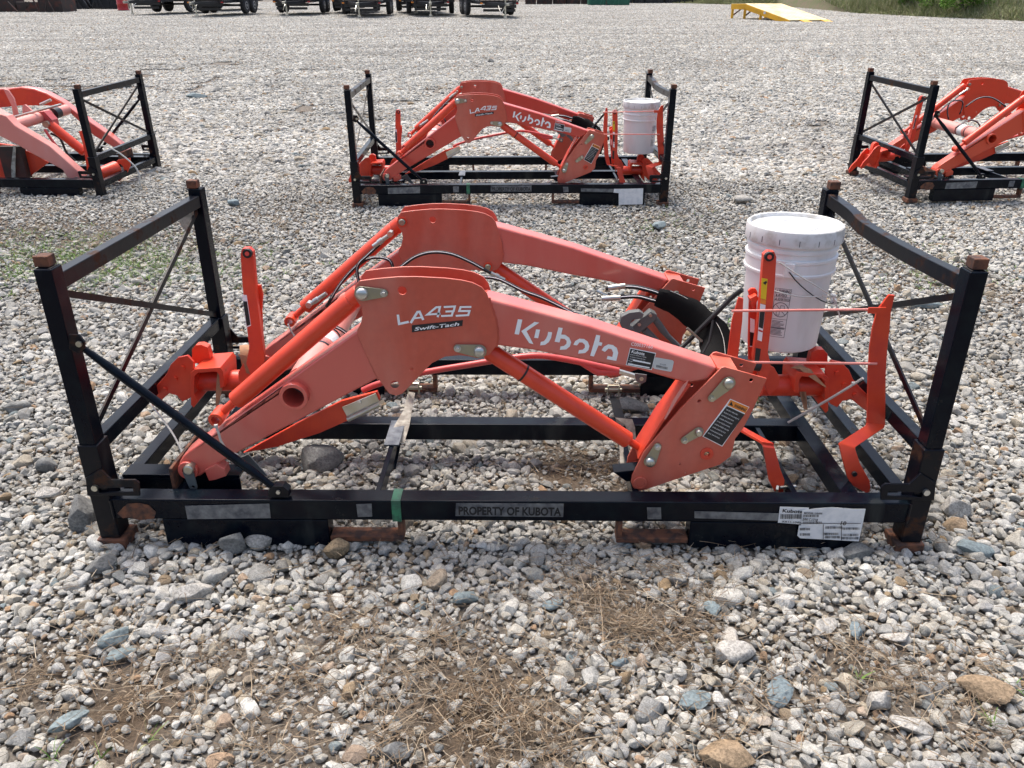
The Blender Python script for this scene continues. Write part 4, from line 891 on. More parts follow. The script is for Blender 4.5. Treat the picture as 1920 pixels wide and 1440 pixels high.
def straw():
    R_ = random.Random(11); S_ = []
    def clump(p, r_, n_, L0, up=.12):
        for _ in range(int(n_*1.15)):
            a = R_.uniform(0, 6.28); q = abs(R_.gauss(0, .8))*r_; x, y = p.x+math.cos(a)*q, p.y+math.sin(a)*q; b = R_.gauss(0, .9)+R_.choice((0, .5, 2.2)); L_ = L0*R_.lognormvariate(0, .45)
            S_.append(((x, y, float(zt(y))+R_.uniform(-.006, .026)), (math.cos(b), math.sin(b), R_.uniform(-.02, up)), L_, R_.uniform(.0012, .0030), (R_.gauss(0,.012), R_.gauss(0,.012), -R_.uniform(0,.012))))
    for a, b, r_, n_ in ((1110,1130,.16,420),(1160,1180,.14,380),(1190,1190,.12,300),(900,1320,.22,520),(980,1380,.18,380),(760,1290,.2,260),(560,1280,.2,240),(250,1320,.2,300),(60,1280,.16,150),(380,1240,.15,150),(640,1180,.2,200),(820,1200,.22,260),(1060,860,.16,180),(1130,880,.14,160),(1180,920,.1,80),(1290,1170,.15,200),(1330,1130,.14,160),(1600,1230,.2,260),(1680,1290,.25,260),(1820,1350,.22,240),(1440,1320,.2,180),(1350,1400,.2,200),(1850,1250,.2,150),(480,1400,.2,170),(1040,1420,.2,200),(1250,1080,.15,90),(1060,1060,.15,80),(180,1180,.2,60),(720,1390,.18,200)):
        clump(gnd(a, b), r_, n_, .045)
    for _ in range(1500): p = gnd(R_.uniform(0,1920), R_.uniform(1020,1439)); clump(p, .05, 1, .05, .2)
    for a, b, r_, n_ in ((1750,520,.45,420),(1860,560,.35,300),(1650,470,.4,300),(60,430,.7,400),(200,440,.8,400),(350,460,.6,300),(520,420,.8,300),(1250,410,.5,200),(1480,800,.2,160),(1000,740,.2,200),(800,740,.2,120),(1450,700,.15,80),(320,880,.2,60),(1700,880,.25,90)): clump(gnd(a, b), r_, n_, .04, .3)
    for _ in range(2600): p = gnd(R_.uniform(0,1920), R_.uniform(330,1020)); clump(p, .08, 2, .05, .25)
    ribbons('dry_straw', S_, STRAW)
    G = []
    def tuft(p, n_, h, sp):
        for _ in range(n_):
            a = R_.uniform(0, 6.28); q = R_.random()*sp; x, y = p.x+math.cos(a)*q, p.y+math.sin(a)*q
            G.append(((x, y, float(zt(y))), (math.cos(a)*R_.uniform(.2,1.0), math.sin(a)*R_.uniform(.2,1.0), 1), h*R_.uniform(.5,1.2), R_.uniform(.0025,.005), (math.cos(a)*h*.4, math.sin(a)*h*.4, -h*.25)))
    for a, b, n_, h, sp in ((280,1400,7,.045,.006),(190,1425,6,.04,.008),(100,1428,7,.045,.01),(552,1150,4,.02,.004),(1610,1275,8,.035,.01),(1860,1360,9,.04,.012),(1900,1290,8,.04,.02),(1320,1200,5,.03,.01)): tuft(gnd(a, b), n_, h, sp)
    for _ in range(480):
        a, b = R_.gauss(110, 140), R_.gauss(490, 30); 
        if 0 < a < 640 and 410 < b < 570: tuft(gnd(a, b), R_.randint(3, 8), .035, .05)
    for _ in range(280):
        a, b = R_.gauss(300, 130), R_.gauss(500, 22); tuft(gnd(a, b), R_.randint(3, 7), .035, .04)
    for _ in range(120): tuft(gnd(R_.gauss(1760, 70), R_.gauss(510, 30)), R_.randint(2, 5), .03, .06)
    for _ in range(60): tuft(gnd(R_.gauss(1230, 60), R_.gauss(430, 18)), R_.randint(2, 5), .03, .05)
    for a, b in ((1425,750),(1340,590),(1345,610),(1290,560),(640,215)):
        for _ in range(5): tuft(gnd(a+R_.gauss(0,12), b+R_.gauss(0,6)), 4, .03, .03)
    ribbons('green_weeds', G, GRN)

# ------------------------------------------------------------------ single large stones
def stones():
    L_ = STONE_LIST
    for i, (px, py, wpx, fl, mt, rz, lab) in enumerate(L_):
        if not lab: continue
        p = gnd(px, py); dist = (p-CAM).dot(FWD); s_ = wpx/FPX*dist/1.72
        v, f = rock(900+i, 4, cuts=11, flatz=1, elong=1.15, lo=.55, hi=.85); v = v*np.array([s_, s_*.72, s_*fl])
        me = bpy.data.meshes.new('stone'); me.from_pydata([tuple(x) for x in v], [], f); me.polygons.foreach_set('use_smooth', [True]*len(f)); me.set_sharp_from_angle(angle=math.radians(30)); me.materials.append(mt)
        o = bpy.data.objects.new('stone', me); COL.objects.link(o); o.location = (p.x, p.y, p.z+s_*fl*.42+.004); o.rotation_euler = (random.gauss(0,.12), random.gauss(0,.12), rz); tag(o, lab, 'stone')

# ------------------------------------------------------------------ ties and straps on the nearest crate
def ties():
    def tie(pts, lab, r_=.0026, head=None, m_='tie'):
        t = thing('zip_tie', pts[0], lab, 'zip tie'); MB().tube(smooth_pts(pts, 6), r_, 6).build('band', m_, t)
        if head is not None: MB().box(head-Vector((.005,.004,.005)), head+Vector((.005,.004,.005))).build('tie_head', m_, t, .001)
    tie([at(405,800,.046), at(410,812,.046), at(415,828,.046), at(428,845,.046), at(446,853,.05)], 'clear zip tie looped from the near cylinder eye under the lower boom arm', .0036, at(405,799,.046))
    tie([at(281,756,.40), at(300,780,.36), at(325,815,.30), at(344,853,.25)], 'long clear zip tie hanging down from the left end plate', .0030)
    tie([at(1478,792,.40), at(1540,757,.33), at(1590,727,.27), at(1618,709,.235)], 'long white zip tie stretched slanting from the cross member to the guard bar', .0045, at(1600,719,.26))
    tie([at(1433,540,.335), at(1470,550,.33), at(1500,556,.335), at(1540,556,.345), at(1558,556,.36)], 'white tie band pulled around the pail at mid height', .0024, at(1545,554,.335))
    tie([at(1462,492,.32), at(1500,518,.318), at(1540,542,.33), at(1563,560,.35), at(1575,595,.36)], 'loose white tie hanging slanting across the front of the pail to its right side', .0024, at(1564,556,.342))
    tie([at(540,608,.83), at(547,622,.83), at(556,636,.83)], 'short clear zip tie through the far cylinder eye', .0032)
    for (pts, lab) in (([at(446,664,.35), at(456,680,.345), at(462,700,.35), at(466,712,.36)], 'tan webbing strap wound over the left bracket tube'),):
        t = thing('webbing_strap', pts[0], lab, 'strap')
        MB().strip([p for p in pts], [p+Vector((.025,0,-.004)) for p in pts], .002).build('webbing', 'strap', t)
        MB().ring(at(452,668,.42), .036, .033, .03, ax=(1,.3,0)).build('loop', 'strap', t)
        MB().strip([at(408,692,.40), at(405,730,.38), at(404,762,.37)], [at(424,692,.40), at(416,730,.38), at(409,764,.37)], .003).build('webbing', 'strap', t)
    t = thing('webbing_strap', at(1510,700,.36), 'tan strap with a loose pointed end on the right bracket channel', 'strap')
    MB().strip([at(1483,690,.37), at(1500,692,.36), at(1515,705,.355), at(1548,727,.34)], [at(1500,684,.40), at(1520,692,.37), at(1528,702,.355), at(1549,725,.34)], .0015).build('webbing', 'strap', t)
    for k in range(3): MB().strip([at(1497+k*3,715,.40), at(1500+k*3,740,.38), at(1508+k*2,768,.37)], [at(1503+k*3,715,.40), at(1506+k*3,740,.38), at(1510+k*2,768,.37)], .0015).build('webbing', 'strap', t)
    # tie-down straps over the middle rail
    t = thing('tie_down_strap', at(745,800,.45), 'dirty grey strap folded over the middle rail, left of the two', 'strap')
    MB().strip([at(765,735,.62), at(757,770,.55), at(742,795,.44), at(727,826,.36)], [at(778,738,.62), at(772,772,.55), at(768,798,.44), at(758,831,.36)], .004, (0,-1,1)).build('webbing', 'webb', t)
    MB().strip([at(733,832,.40), at(728,880,.30)], [at(752,832,.40), at(742,880,.30)], .003, (0,-1,0)).build('webbing', 'black', t)
    def ratchet(t, px, py, y):
        c = at(px, py, y); MB().tube([c-Vector((.030,0,0)), c+Vector((.030,0,0))], .007, 12).build('ratchet_axle', 'zinc', t)
        for s_ in (-1, 1): MB().box(c+Vector((.02*s_-.0015,-.012,-.02)), c+Vector((.02*s_+.0015,.012,.018))).build('ratchet_side', 'zinc', t)
        MB().tube([c+Vector((-.02,0,.016)), c+Vector((.02,0,.016))], .004, 8).build('ratchet_bar', 'zinc', t)
    ratchet(t, 775, 727, .60)
    t = thing('tie_down_strap', at(1160,780,.50), 'strap with yellow-zinc ratchet and frayed white cloth, right of the two', 'strap')
    ratchet(t, 1150, 731, .62)
    MB().strip([at(1143,745,.61), at(1150,775,.53), at(1158,800,.45)], [at(1160,745,.61), at(1168,775,.53), at(1178,800,.45)], .003, (0,-1,1)).build('webbing', 'blackr', t)
    MB().strip([at(1153,783,.44), at(1172,796,.43), at(1180,830,.42), at(1184,862,.36)], [at(1185,786,.44), at(1190,800,.43), at(1193,832,.42), at(1190,862,.36)], .004, (0,-1,1)).build('cloth', 'webb', t)
    MB().strip([at(1161,832,.30), at(1163,880,.22)], [at(1168,832,.30), at(1172,880,.22)], .003, (0,-1,0)).build('webbing', 'webb', t)
    # wire with black plastic bits at the ground, paper tag
    t = tag(MB().prism([at(336,412,.96), at(364,385,.96), at(363,420,.96), at(352,436,.96), at(340,425,.96)], (0,.001,0)).build('paper_tag', 'webb'), 'torn brownish paper tag on the back left post of the nearest crate', 'tag')

# ------------------------------------------------------------------ crate on the left: another loader
def loader_left():
    yb = 4.63
    r = thing('front_loader_frame', at(60,300,yb), 'pale pinkish curved loader frame in the crate at the left edge', 'loader', 'orange tractor loader frames in the crates')
    zf = lambda L_: Z(L_, 5.142, 0, 120)
    A = lambda L_, y: [at(*c, y) for c in zf(L_)]
    near = [(-1400,1150),(-1250,700),(-900,330),(-500,240),(-200,330),(0,480),(60,500),(140,590),(480,790),(770,1050),(800,1100),(762,1150),(640,1090),(600,1020),(330,880),(180,790),(0,700),(-300,560),(-620,520),(-900,700),(-1100,1150)]
    MB().prism(A(near, yb), (0,.10,0)).build('boom_arm', 'pink', r, .012, 2)
    far = [(-800,700),(-650,380),(-300,240),(80,235),(200,218),(330,236),(450,280),(600,362),(740,470),(870,560),(1060,690),(1210,812),(1240,850),(1225,880),(1180,880),(1100,810),(900,690),(680,480),(560,420),(300,370),(0,400),(-300,520),(-600,760)]
    MB().prism(A(far, yb+.80), (0,.10,0)).build('boom_arm', 'arm', r, .012, 2)
    MB().prism(A([(-300,500),(-250,270),(80,245),(200,232),(330,250),(450,292),(590,375),(580,400),(200,400),(0,420)], yb+.795), (0,.006,0)).build('knee_plate', 'brk', r, .001)
    MB().tube([A([(150,585)], yb+.10)[0], A([(640,440)], yb+.80)[0]], .045, 24).build('torque_tube', 'pink', r)
    MB().tube([A([(510,480)], yb+.55)[0], A([(560,465)], yb+.62)[0]], .047, 24).build('tube_decal', 'decalb', r)
    MB().prism(A([(360,465),(420,455),(500,540),(515,600),(470,610),(400,560)], yb+.40), (0,.10,0)).build('cylinder_lug', 'red', r, .003)
    a, b = A([(475,575)], yb+.42)[0], A([(840,870)], yb+.42)[0]; d = b-a
    MB().tube([a, a+d*.03, a+d*.92, a+d*.95], [.03,.040,.040,.03], 24).build('lift_cylinder', 'cyl', r)
    MB().lathe(a-Vector((0,.06,0)), [(.0001,0),(.028,0),(.028,.12),(.0001,.12)], 20, (0,1,0)).build('lift_pin', 'steel', r)
    MB().tube(A([(140,510),(590,390)], yb+.35), .010, 10).build('chrome_rod', 'steel', r)
    MB().tube(A([(390,390),(490,345)], yb+.70), .012, 10).build('chrome_rod', 'steel', r)
    for L_ in ([(30,240),(75,250),(130,330),(165,460),(180,520),(130,520),(110,400),(60,300)], [(215,400),(240,390),(330,470),(300,500),(215,480)]): MB().prism(A(L_, yb+.45), (0,.02,0)).build('arm_plate', 'pink', r, .002)
    MB().prism(A([(-120,760),(10,770),(230,800),(240,1100),(0,1100),(-150,1000)], yb+.15), (0,.03,0)).build('side_plate', 'brk', r, .003)
    MB().prism(A([(240,830),(330,870),(470,950),(330,1050),(270,1100),(150,1110),(245,1040)], yb+.14), (0,.012,0)).build('tilt_link', 'brk', r, .002)
    MB().box(A([(50,1105)], yb+.08)[0], A([(215,790)], yb+.12)[0]+Vector((0,.04,0))).build('support_post', 'iron', r, .004)
    MB().strip(A([(130,790),(110,990),(115,1100)], yb+.06), A([(155,790),(150,990),(150,1100)], yb+.06), .004, (0,-1,0)).build('strap_band', 'webb', r)
    MB().tube(smooth_pts(A([(430,630),(520,760),(640,900)], yb+.2), 5), .011, 10).build('linkage_bar', 'red', r)
    MB().tube(smooth_pts(A([(490,670),(580,720),(640,850),(720,930)], yb+.5), 5), .010, 8).build('hose', 'rubber', r)
    c = A([(742,1108)], yb-.005)[0]; MB().lathe(c-Vector((0,.01,0)), [(.0001,0),(.018,0),(.018,.02),(.0001,.02)], 14, (0,1,0)).build('tip_pin', 'steel', r)
    t = thing('mounting_bracket', at(150,300,yb+.4), 'pink-orange mounting bracket standing behind the right post of the left background crate', 'bracket', 'orange mounting brackets in the crates')
    MB().prism(A([(757,650),(790,640),(810,660),(830,760),(880,1060),(845,1065),(800,780)], yb+.30), (0,.03,0)).build('upright', 'brk', t, .002)
    a, b = A([(960,1060)], yb+.15)[0], A([(1120,1010)], yb+.30)[0]
    MB().tube([a, b], [.05,.065], 24).build('cross_tube', 'brk', t)
    c = A([(1162,1015)], yb+.30)[0]; hl = [c+Vector((math.cos(k/18*6.283)*.028, 0, math.sin(k/18*6.283)*.045)) for k in range(18)]
    MB().prism([A([(1105,960),(1135,925),(1255,905),(1255,985),(1210,1080),(1150,1130),(1095,1110),(1090,1070),(1110,1030)], yb+.30), hl], (0,.012,0)).build('end_plate', 'brk', t, .002)
    t = thing('zip_tie', at(200,300,yb), 'long curved white zip tie springing out of the left background crate', 'zip tie')
    MB().tube(smooth_pts(A([(920,795),(1000,790),(1120,840),(1230,920),(1310,1000),(1345,1080),(1350,1170)], yb+.1), 5), .007, 6).build('band', 'tie', t)

# ------------------------------------------------------------------ background: trailers, ramp, bank
def trailer_proto():
    r = thing('utility_trailer', (0,0,0), 'x', 'trailer', 'black utility trailers parked at the back')
    mb = MB()
    for x in (-.80, .80): mb.box((x-.04, 0, .48), (x+.04, 4.2, .60))
    for y in (0, 1.0, 2.0, 3.0, 4.12): mb.box((-.758, y, .49), (.758, y+.08, .57))
    mb.build('chassis', 'tblack', r, .004)
    for k in range(7): MB().box((-.755+k*.2165, .0, .602), (-.755+k*.2165+.205, 4.2, .635)).build('plank', 'wood', r)
    mb = MB()
    for x in (-.84, .84):
        mb.bar((x,0,1.02),(x,4.2,1.02),.05,.05)
        for y in (0.03,1.05,2.1,3.15,4.17): mb.bar((x,y,.6),(x,y,.995),.04,.04)
        mb.bar((x,0.05,.80),(x,4.15,.80),.03,.03)
    mb.bar((-.815,0.02,1.02),(.815,0.02,1.02),.05,.05)
    for k in range(-3, 4): mb.bar((k*.2,0.02,.61),(k*.2,0.02,.995),.03,.03)
    mb.bar((-.815,0.02,.81),(.815,.02,.81),.03,.03); mb.build('side_rails', 'tblack', r)
    MB().bar((-.6,.02,.52),(0,-1.15,.50),.07,.10).build('tongue_bar', 'tblack', r); MB().bar((.6,.02,.52),(0,-1.15,.50),.07,.10).build('tongue_bar', 'tblack', r)
    MB().box((-.06,-1.38,.46),(.06,-1.12,.56)).build('coupler', 'steel', r, .01)
    j = MB().tube([(0,-.98,.06),(0,-.98,.95)], .032, 10).build('jack', 'steel', r); MB().tube([(0,-.98,.0),(0,-.98,.07)], .07, 10).build('jack_foot', 'steel', j)
    MB().tube(smooth_pts([(-.03,-1.1,.45),(-.14,-1.0,.22),(-.18,-.8,.26),(-.16,-.4,.48)],5), .014, 6).build('safety_chain', 'steel', r)
    MB().box((-.70,-.035,.20),(.70,.0,.30)).build('front_beam', 'tblack', r)
    MB().box((-.755,.03,.34),(.755,.06,.475)).build('header_panel', 'tblack', r)
    for x in (-.99, .99):
        MB().tube([(x-.14,1.55,.80),(x+.14,1.55,.80)], .01, 6).build('fender_rib', 'tblack', r)
        MB().box((x-.13,1.35,.735),(x+.13,3.15,.755)).build('fender', 'tblack', r, .01); MB().box((x-.13,1.30,.50),(x+.13,1.35,.755)).build('fender_front', 'tblack', r, .01)
        for y in (1.8, 2.65):
            t = MB().lathe((x-.10,y,.345), [(.19,0),(.31,.0),(.345,.035),(.345,.165),(.31,.20),(.19,.20)], 28, (1,0,0)).build('wheel', 'tyre', r)
            sx = 1 if x > 0 else -1
            MB().lathe((x+sx*.085,y,.345), [(.0001,0),(.19,0),(.17,.018),(.06,.012),(.05,.03),(.0001,.03)] if sx > 0 else [(.0001,-.03),(.05,-.03),(.06,-.012),(.17,-.018),(.19,0),(.0001,0)], 20, (1,0,0)).build('rim', 'rim', t)
    MB().tube([(-.9,1.8,.345),(.9,1.8,.345)], .035, 8).build('axle', 'tblack', r); MB().tube([(-.9,2.65,.345),(.9,2.65,.345)], .035, 8).build('axle', 'tblack', r)
    for x in (-.78, .78): MB().box((x-.05,-.042,.49),(x+.05,-.003,.54)).build('marker_light', 'decalo' if x < 0 else 'redp', r)
    return r
def trailers():
    pr = trailer_proto(); index_kids()
    T = [ # centre px of the wheel line, base py, width px, yaw deg
     (306,19,84,-18,'black trailer at an angle, leftmost in the back row, twin wheels showing on its right'),
     (415,27,88,-7,'black trailer with chain and jack, second from the left in the back row'),
     (430,19,76,-4,'black trailer mostly hidden behind the second one from the left'),
     (568,30,86,0,'black trailer standing alone and square on, straight behind the middle crate left post'),
     (693,30,90,3,'black trailer directly above the left end of the middle crate'),
     (670,21,82,2,'black trailer hidden behind, its left wheel showing left of its neighbour'),
     (815,30,88,6,'black trailer above the middle crate loader, third from the right'),
     (790,20,82,4,'black trailer hidden behind, its wheel showing at px left of its neighbour'),
     (938,31,92,16,'black trailer at the right end of the row, turned so its twin left wheels show')]
    T[7] = (790,20,82,4,'rearmost black trailer whose wheel peeks out left of the third trailer from the right')
    for i, (px, py, w_, yaw, lab) in enumerate(T):
        dist = FPX*2.18/w_; 
        if py >= 26: d = ray(px, py); p = CAM+d*dist
        else: d = ray(px, py); p = CAM+d*(dist)
        y = p.y; o = pr if i == 0 else copy_tree(pr)
        o.location = (p.x, y-1.8 if i else y-1.8, float(zt(y))); o.rotation_euler = (math.atan2(float(zt(y+1)-zt(y-1)), 2), 0, math.radians(yaw)); o['label'] = lab
    # row of side-on trailers and equipment at the very back
    for i, (px, lab) in enumerate(()):
        o = copy_tree(pr); d = ray(px, 8); p = CAM+d*44; o.location = (p.x-2, p.y, float(zt(p.y))); o.rotation_euler = (0, 0, math.radians(-88)); o['label'] = lab
    def pile(px0, px1, dist, h, m_, nm, lab, cat, seed):
        R_ = random.Random(seed); a = CAM+ray(px0, 8)*dist; b = CAM+ray(px1, 8)*dist; z = float(zt(a.y)); t = thing(nm, ((a.x+b.x)/2, a.y, z), lab, cat)
        x = a.x
        while x < b.x:
            w_ = R_.uniform(.5, 1.6); hh = h*R_.uniform(.5, 1); MB().box((x, a.y+R_.uniform(-.3,.3), z-.05), (x+w_*.93, a.y+1.2+R_.uniform(-.3,.3), z+hh)).build('bundle', m_, t, .03)
            for k in range(3): q = R_.uniform(0, .8)*w_; MB().bar((x+q, a.y-.4, z+.02), (x+q+R_.uniform(-.4,.4), a.y-.4, z+hh), .06, .06).build('frame_bar', m_, t)
            x += w_
    pile(135, 222, 44, .8, 'tblack', 'parked_implements', 'dark row of parked implements left of the small red drum at the top', 'implements', 9)
    pile(-60, 118, 40, .9, 'iron', 'scrap_row', 'low dark rust-brown heap of stacked implements at the top left corner', 'scrap', 3)
    pile(985, 1100, 52, 1.0, 'iron', 'scrap_row', 'dark heap of stacked frames at the top edge, right of the trailers', 'scrap', 4)
    pile(1104, 1148, 50, 1.1, 'tarp', 'covered_stack', 'dark green covered stack at the top edge, middle right', 'stack', 5)
    pile(1150, 1365, 54, 1.2, 'tblack', 'parked_implements', 'dark row of parked implements along the top edge left of the yellow ramp', 'implements', 6)
    a = CAM+ray(229, 4)*42; z = float(zt(a.y)); t = thing('red_container', (a.x, a.y, z), 'small red drum standing in the dark row at the top left', 'drum')
    MB().lathe((a.x, a.y, z), [(.001,0),(.28,0),(.30,.03),(.28,.06),(.28,.30),(.30,.33),(.28,.36),(.28,.9),(.001,.9)], 24).build('drum_body', 'redp', t)
    MB().lathe((a.x+.12, a.y, z+.9), [(.001,0),(.03,0),(.03,.03),(.001,.03)], 10).build('drum_cap', 'steel', t)
def ramp():
    # yard ramp: high end at the left back, low end towards the right front
    p1 = gnd(1490, 41); Y0 = p1.y
    q = lambda px, py, y: at(px, py, y)
    z0 = lambda y: float(zt(y))
    fl = q(1480, 38, Y0); fr = q(1566, 38, Y0); fl.z = fr.z = z0(Y0)+.06
    bl = q(1396, 6, Y0+.15); bl = at(1396, 6, Y0-.3)
    W = fr-fl
    hi_f = at(1397, 6.5, Y0-.2)                       # near high corner of the deck
    dirn = Vector((hi_f.x-fl.x, 3.2, 0)); H = hi_f.z
    t = thing('loading_ramp', (fl.x-1.5, Y0+1, z0(Y0)), 'yellow steel loading ramp with pale deck boards and splayed legs', 'ramp')
    A = fl; B = at(1397, 7, Y0+2.4); C_ = at(1371, 7, Y0+2.9); C_.z = B.z; D2 = Vector((1.62, .35, .0))
    # side beams
    for off in (Vector((0,0,0)), D2):
        MB().prism([A+off, B+off, C_+off, C_+off-Vector((0,0,.20)), B+off-Vector((0,0,.22)), A+(B-A)*.22+off-Vector((0,0,.20)), A+off-Vector((0,0,.07))], (.06,.02,0)).build('side_beam', 'yel', t, .01)
    n_ = 9
    for k in range(n_):
        a0, a1 = k/n_+.004, (k+1)/n_-.004; e = Vector((0,0,.012))
        for P_, Q_ in ((A, B),):
            L0, L1 = P_+D2*a0+e, P_+D2*a1+e; U0, U1 = Q_+D2*a0+e, Q_+D2*a1+e; V0, V1 = C_+D2*a0+e, C_+D2*a1+e
            MB().add([L0,L1,U1,U0,V1,V0]+[v-Vector((0,0,.03)) for v in (L0,L1,U1,U0,V1,V0)], [(0,1,2,3),(3,2,4,5),(7,6,9,8),(8,9,11,10),(0,3,9,6),(1,7,8,2),(3,5,11,9),(2,8,10,4),(0,6,7,1),(5,4,10,11)]).build('deck_board', 'ply', t)
    for a0 in (.25, .80):
        s_ = A+D2*a0; MB().strip([s_+Vector((0,0,.02)), s_+Vector((.12,-.35,-.06))], [s_+D2*.2+Vector((0,0,.02)), s_+D2*.2+Vector((.12,-.35,-.06))], .02).build('toe_flap', 'yel', t)
    for f_, nm in ((0, 'leg'), (.9, 'leg')):
        for off in (Vector((.03,0,0)), D2-Vector((.08,0,0))):
            s_ = C_+(B-C_)*(.1+f_)+off+Vector((0, 0, -.2)); g = Vector((s_.x+.0, s_.y, z0(s_.y)-.02)); MB().bar(s_, g, .09, .09).build('leg', 'yel', t); MB().bar(s_+Vector((.35,0,0)), g+Vector((0,0,.12)), .05, .05).build('leg_brace', 'rust', t)
    s_ = A+(B-A)*.64+Vector((.04,0,-.15)); MB().bar(s_, Vector((s_.x, s_.y, z0(s_.y)-.02)), .09, .09).build('leg', 'yel', t)
    MB().box(A+(B-A)*.52+Vector((-.08,-.02,-.10)), A+(B-A)*.52+Vector((.08,-.005,.0))).build('data_plate', 'paper', t)
def bank():
    R_ = random.Random(5); S_ = []
    def bz(x, y): return float(zt(y))+min(.5, max(0, (y-float(bank_y(np.array([x]))[0]))*.10))
    nx, ny = 90, 24; V = []
    for j in range(ny):
        for i in range(nx):
            x = 7+(i/(nx-1))*60; by = float(bank_y(np.array([x]))[0]); y = by-.3+(j/(ny-1))**1.6*60; V.append((x, y, bz(x, y)-.015+.02*math.sin(x*3)*math.sin(y*2.3)))
    F = [(j*nx+i, j*nx+i+1, (j+1)*nx+i+1, (j+1)*nx+i) for j in range(ny-1) for i in range(nx-1)]
    me = bpy.data.meshes.new('grass_bank'); me.from_pydata(V, [], F); me.polygons.foreach_set('use_smooth', [True]*len(F)); me.materials.append(mat('bank_soil', (.10,.08,.05), .95, noise=(3, (.07,.085,.03), .4, .65), bump=(15,.5,.03))); o = bpy.data.objects.new('grass_bank', me); COL.objects.link(o); tag(o, kind='structure')
    for _ in range(60000):
        x = R_.uniform(8.5, 27) if R_.random() < .8 else R_.uniform(6, 14); by = float(np.interp(x, BX, BYY)); y = by+abs(R_.gauss(0, 2.6)); 
        cl = .5+.5*math.sin(x*1.7+math.sin(y*1.1)*2); h = R_.uniform(.25, .75)*(.6+.6*cl)*min(1, .35+(y-by)*.6)
        if x < 13.5: h *= .55
        S_.append(((x, y, bz(x, y)-.03), (R_.gauss(0,.25), R_.gauss(0,.25), 1), h, R_.uniform(.012,.03), (R_.gauss(0,.12), R_.gauss(0,.12), -.05)))
    ribbons('bank_grass', S_, BANK)
    def bush(x, y, rx, h, lab, n_=5200):
        z = bz(x, y); t = thing('bush', (x, y, z), lab, 'bush'); mb = MB()
        for k in range(7): a = R_.uniform(0, 6.28); e = Vector((x+math.cos(a)*rx*.6, y+math.sin(a)*rx*.6, z+h*R_.uniform(.5,.9))); mb.tube([(x+R_.gauss(0,.08), y+R_.gauss(0,.08), z-.05), ((x+e.x)/2+.08, (y+e.y)/2, z+h*.35), e], [.03,.02,.006], 5)
        mb.build('stem', 'wood', t); V, F = [], []; cs = [(R_.gauss(0,.5)*rx, R_.gauss(0,.5)*rx, R_.uniform(.2,.85)*h, R_.uniform(.22,.42)*rx) for _ in range(26)]
        for _ in range(n_):
            c = R_.choice(cs); d = Vector((R_.gauss(0,1), R_.gauss(0,1), R_.gauss(0,1))).normalized()*c[3]*R_.uniform(.5,1.1); p = Vector((x+c[0], y+c[1], z+max(.05, c[2])))+d; u = Vector((R_.gauss(0,1), R_.gauss(0,1), R_.gauss(0,.6))).normalized()*.055; v = u.cross(Vector((R_.gauss(0,1), R_.gauss(0,1), R_.gauss(0,1)))).normalized()*.028
            k = len(V); V += [p-u, p+v, p+u, p-v]; F.append((k, k+1, k+2, k+3))
        o0 = wloc(t); me = bpy.data.meshes.new('foliage'); me.from_pydata([tuple(q-o0) for q in V], [], F); me.materials.append(BUSH); o = bpy.data.objects.new('foliage', me); COL.objects.link(o); o.parent = t
    g = lambda px, dy: ((CAM+ray(px, 25)*31).x, float(bank_y(np.array([(CAM+ray(px, 25)*31).x]))[0])+dy)
    bush(*g(1895, 1.8), 1.15, 1.7, 'bright green bush at the top right corner of the picture')
    bush(*g(1850, 3.2), .9, 1.6, 'bright green bush behind the tall grass, left of the corner bush')
    bush(*g(1665, 2.5), .6, 1.0, 'small green bush in the dry grass right of the yellow ramp', 2500)
    V, F = [], []
    for _ in range(30000):
        x = R_.uniform(-75, 95); y = 92+R_.gauss(0, 3); hh = 7+2.5*math.sin(x*.21)+1.5*math.sin(x*.63+1); z = float(zt(y))+R_.random()**.8*hh; u = Vector((R_.gauss(0,1), R_.gauss(0,1), R_.gauss(0,.6))).normalized()*.38; v = u.cross(Vector((R_.gauss(0,1), R_.gauss(0,1), R_.gauss(0,1)))).normalized()*.26; k = len(V); p = Vector((x,y,z)); V += [p-u, p+v, p+u, p-v]; F.append((k, k+1, k+2, k+3))
    me = bpy.data.meshes.new('distant_woods'); me.from_pydata([tuple(q) for q in V], [], F); me.materials.append(DARKF); o = bpy.data.objects.new('distant_woods', me); COL.objects.link(o); tag(o, kind='stuff')

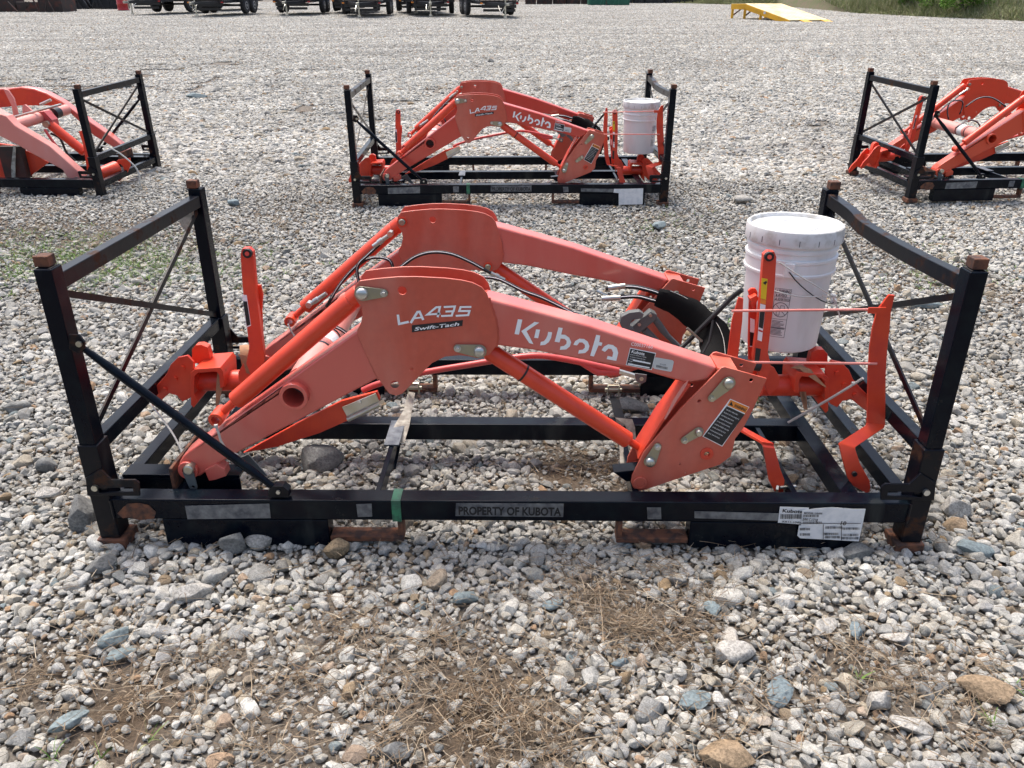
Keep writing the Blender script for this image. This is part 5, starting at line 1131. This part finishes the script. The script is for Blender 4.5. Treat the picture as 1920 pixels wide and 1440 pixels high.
# ------------------------------------------------------------------ build
ground(); gravel(); straw(); bank(); ramp(); trailers()
cr = crate(); crate_papers(); ld = loader(); b1 = bracket(0); b2 = bracket(1); gd = guard(); pl = pail()
index_kids()
def xf(p, a, b, flip=False):
    m_ = Matrix.Translation(p) @ Matrix.Rotation(b, 4, 'X') @ Matrix.Rotation(a, 4, 'Z')
    if flip: m_ = m_ @ Matrix.Translation((1.204,.515,0)) @ Matrix.Rotation(math.pi, 4, 'Z') @ Matrix.Translation((-1.204,-.515,0))
    return m_
X2, X4, X3 = xf((-.041,4.175,.099), .024, .042), xf((4.257,4.273,.123), .062, .03), xf((-4.561,4.568,.08), -.031, .04, True)
dup_to(cr, X2, 'black steel shipping crate in the middle distance, behind the nearest one, holding loader and pail')
dup_to(cr, X4, 'black steel shipping crate at the right edge, only its left end frame in view')
dup_to(cr, X3, 'black steel shipping crate at the left edge, only its right end frame in view')
l2 = dup_to(ld, X2, 'orange loader frame in the middle background crate, above the nearest loader')
l4 = dup_to(ld, X4, 'bright orange loader frame cut off by the right edge, in the right background crate')
def recolour(o, ma, mb_):
    for c in kids(o):
        if c.type == 'MESH' and c.data.materials and c.data.materials[0] in ma: c.data = c.data.copy(); c.data.materials[0] = mb_
        recolour(c, ma, mb_)
REDA = mat('unfaded_red_orange_arm', (.56, .045, .026), .34, spec=.6, coat=.5, bump=(40, .05)); ORB = mat('unfaded_orange', (.68, .070, .024), .36, spec=.6, coat=.4, bump=(40, .05))
recolour(l2, [M['arm']], REDA); recolour(l4, [M['arm'], M['plate']], ORB)
dup_to(b1, X2 @ Matrix.Translation((.05,-.03,-.15)), 'orange mounting bracket standing left of the pail in the middle background crate')
dup_to(b2, X2 @ Matrix.Translation((-.09,0,-.15)), 'orange mounting bracket at the left end of the middle background crate')
dup_to(b2, X4 @ Matrix.Translation((-.22,.12,-.09)) @ Matrix.Translation((.39,.3,0)) @ Matrix.Rotation(math.radians(18), 4, 'Z') @ Matrix.Translation((-.39,-.3,0)), 'orange mounting bracket with raised lever behind the left post of the right background crate')
dup_to(gd, X2 @ Matrix.Translation((.06,-.02,.0)), 'thin orange guard bars in front of the pail in the middle background crate')
dup_to(pl, X2 @ Matrix.Translation((.15,-.07,-.14)) @ Matrix.Translation((2.09,.49,.455)) @ Matrix.Rotation(math.radians(70), 4, 'Z') @ Matrix.Translation((-2.09,-.49,-.455)), 'white plastic pail in the middle background crate')
ties(); loader_left(); stones()
Yc = X2.translation.y-.045
t = tag(flat([at(*k, Yc) for k in ((1166,354),(1206,353),(1205,383),(1160,384),(1160,362),(1150,361),(1151,354))], 'paper', None, 'paper_label'), 'white paper label on the front rail of the middle background crate', 'label')
Yc = 4.568-.05
t = tag(flat([at(*k, Yc+.03) for k in ((104,348),(125,349),(128,362),(107,361))], 'paper', None, 'paper_label'), 'small white sticker on the front rail of the left background crate', 'label')
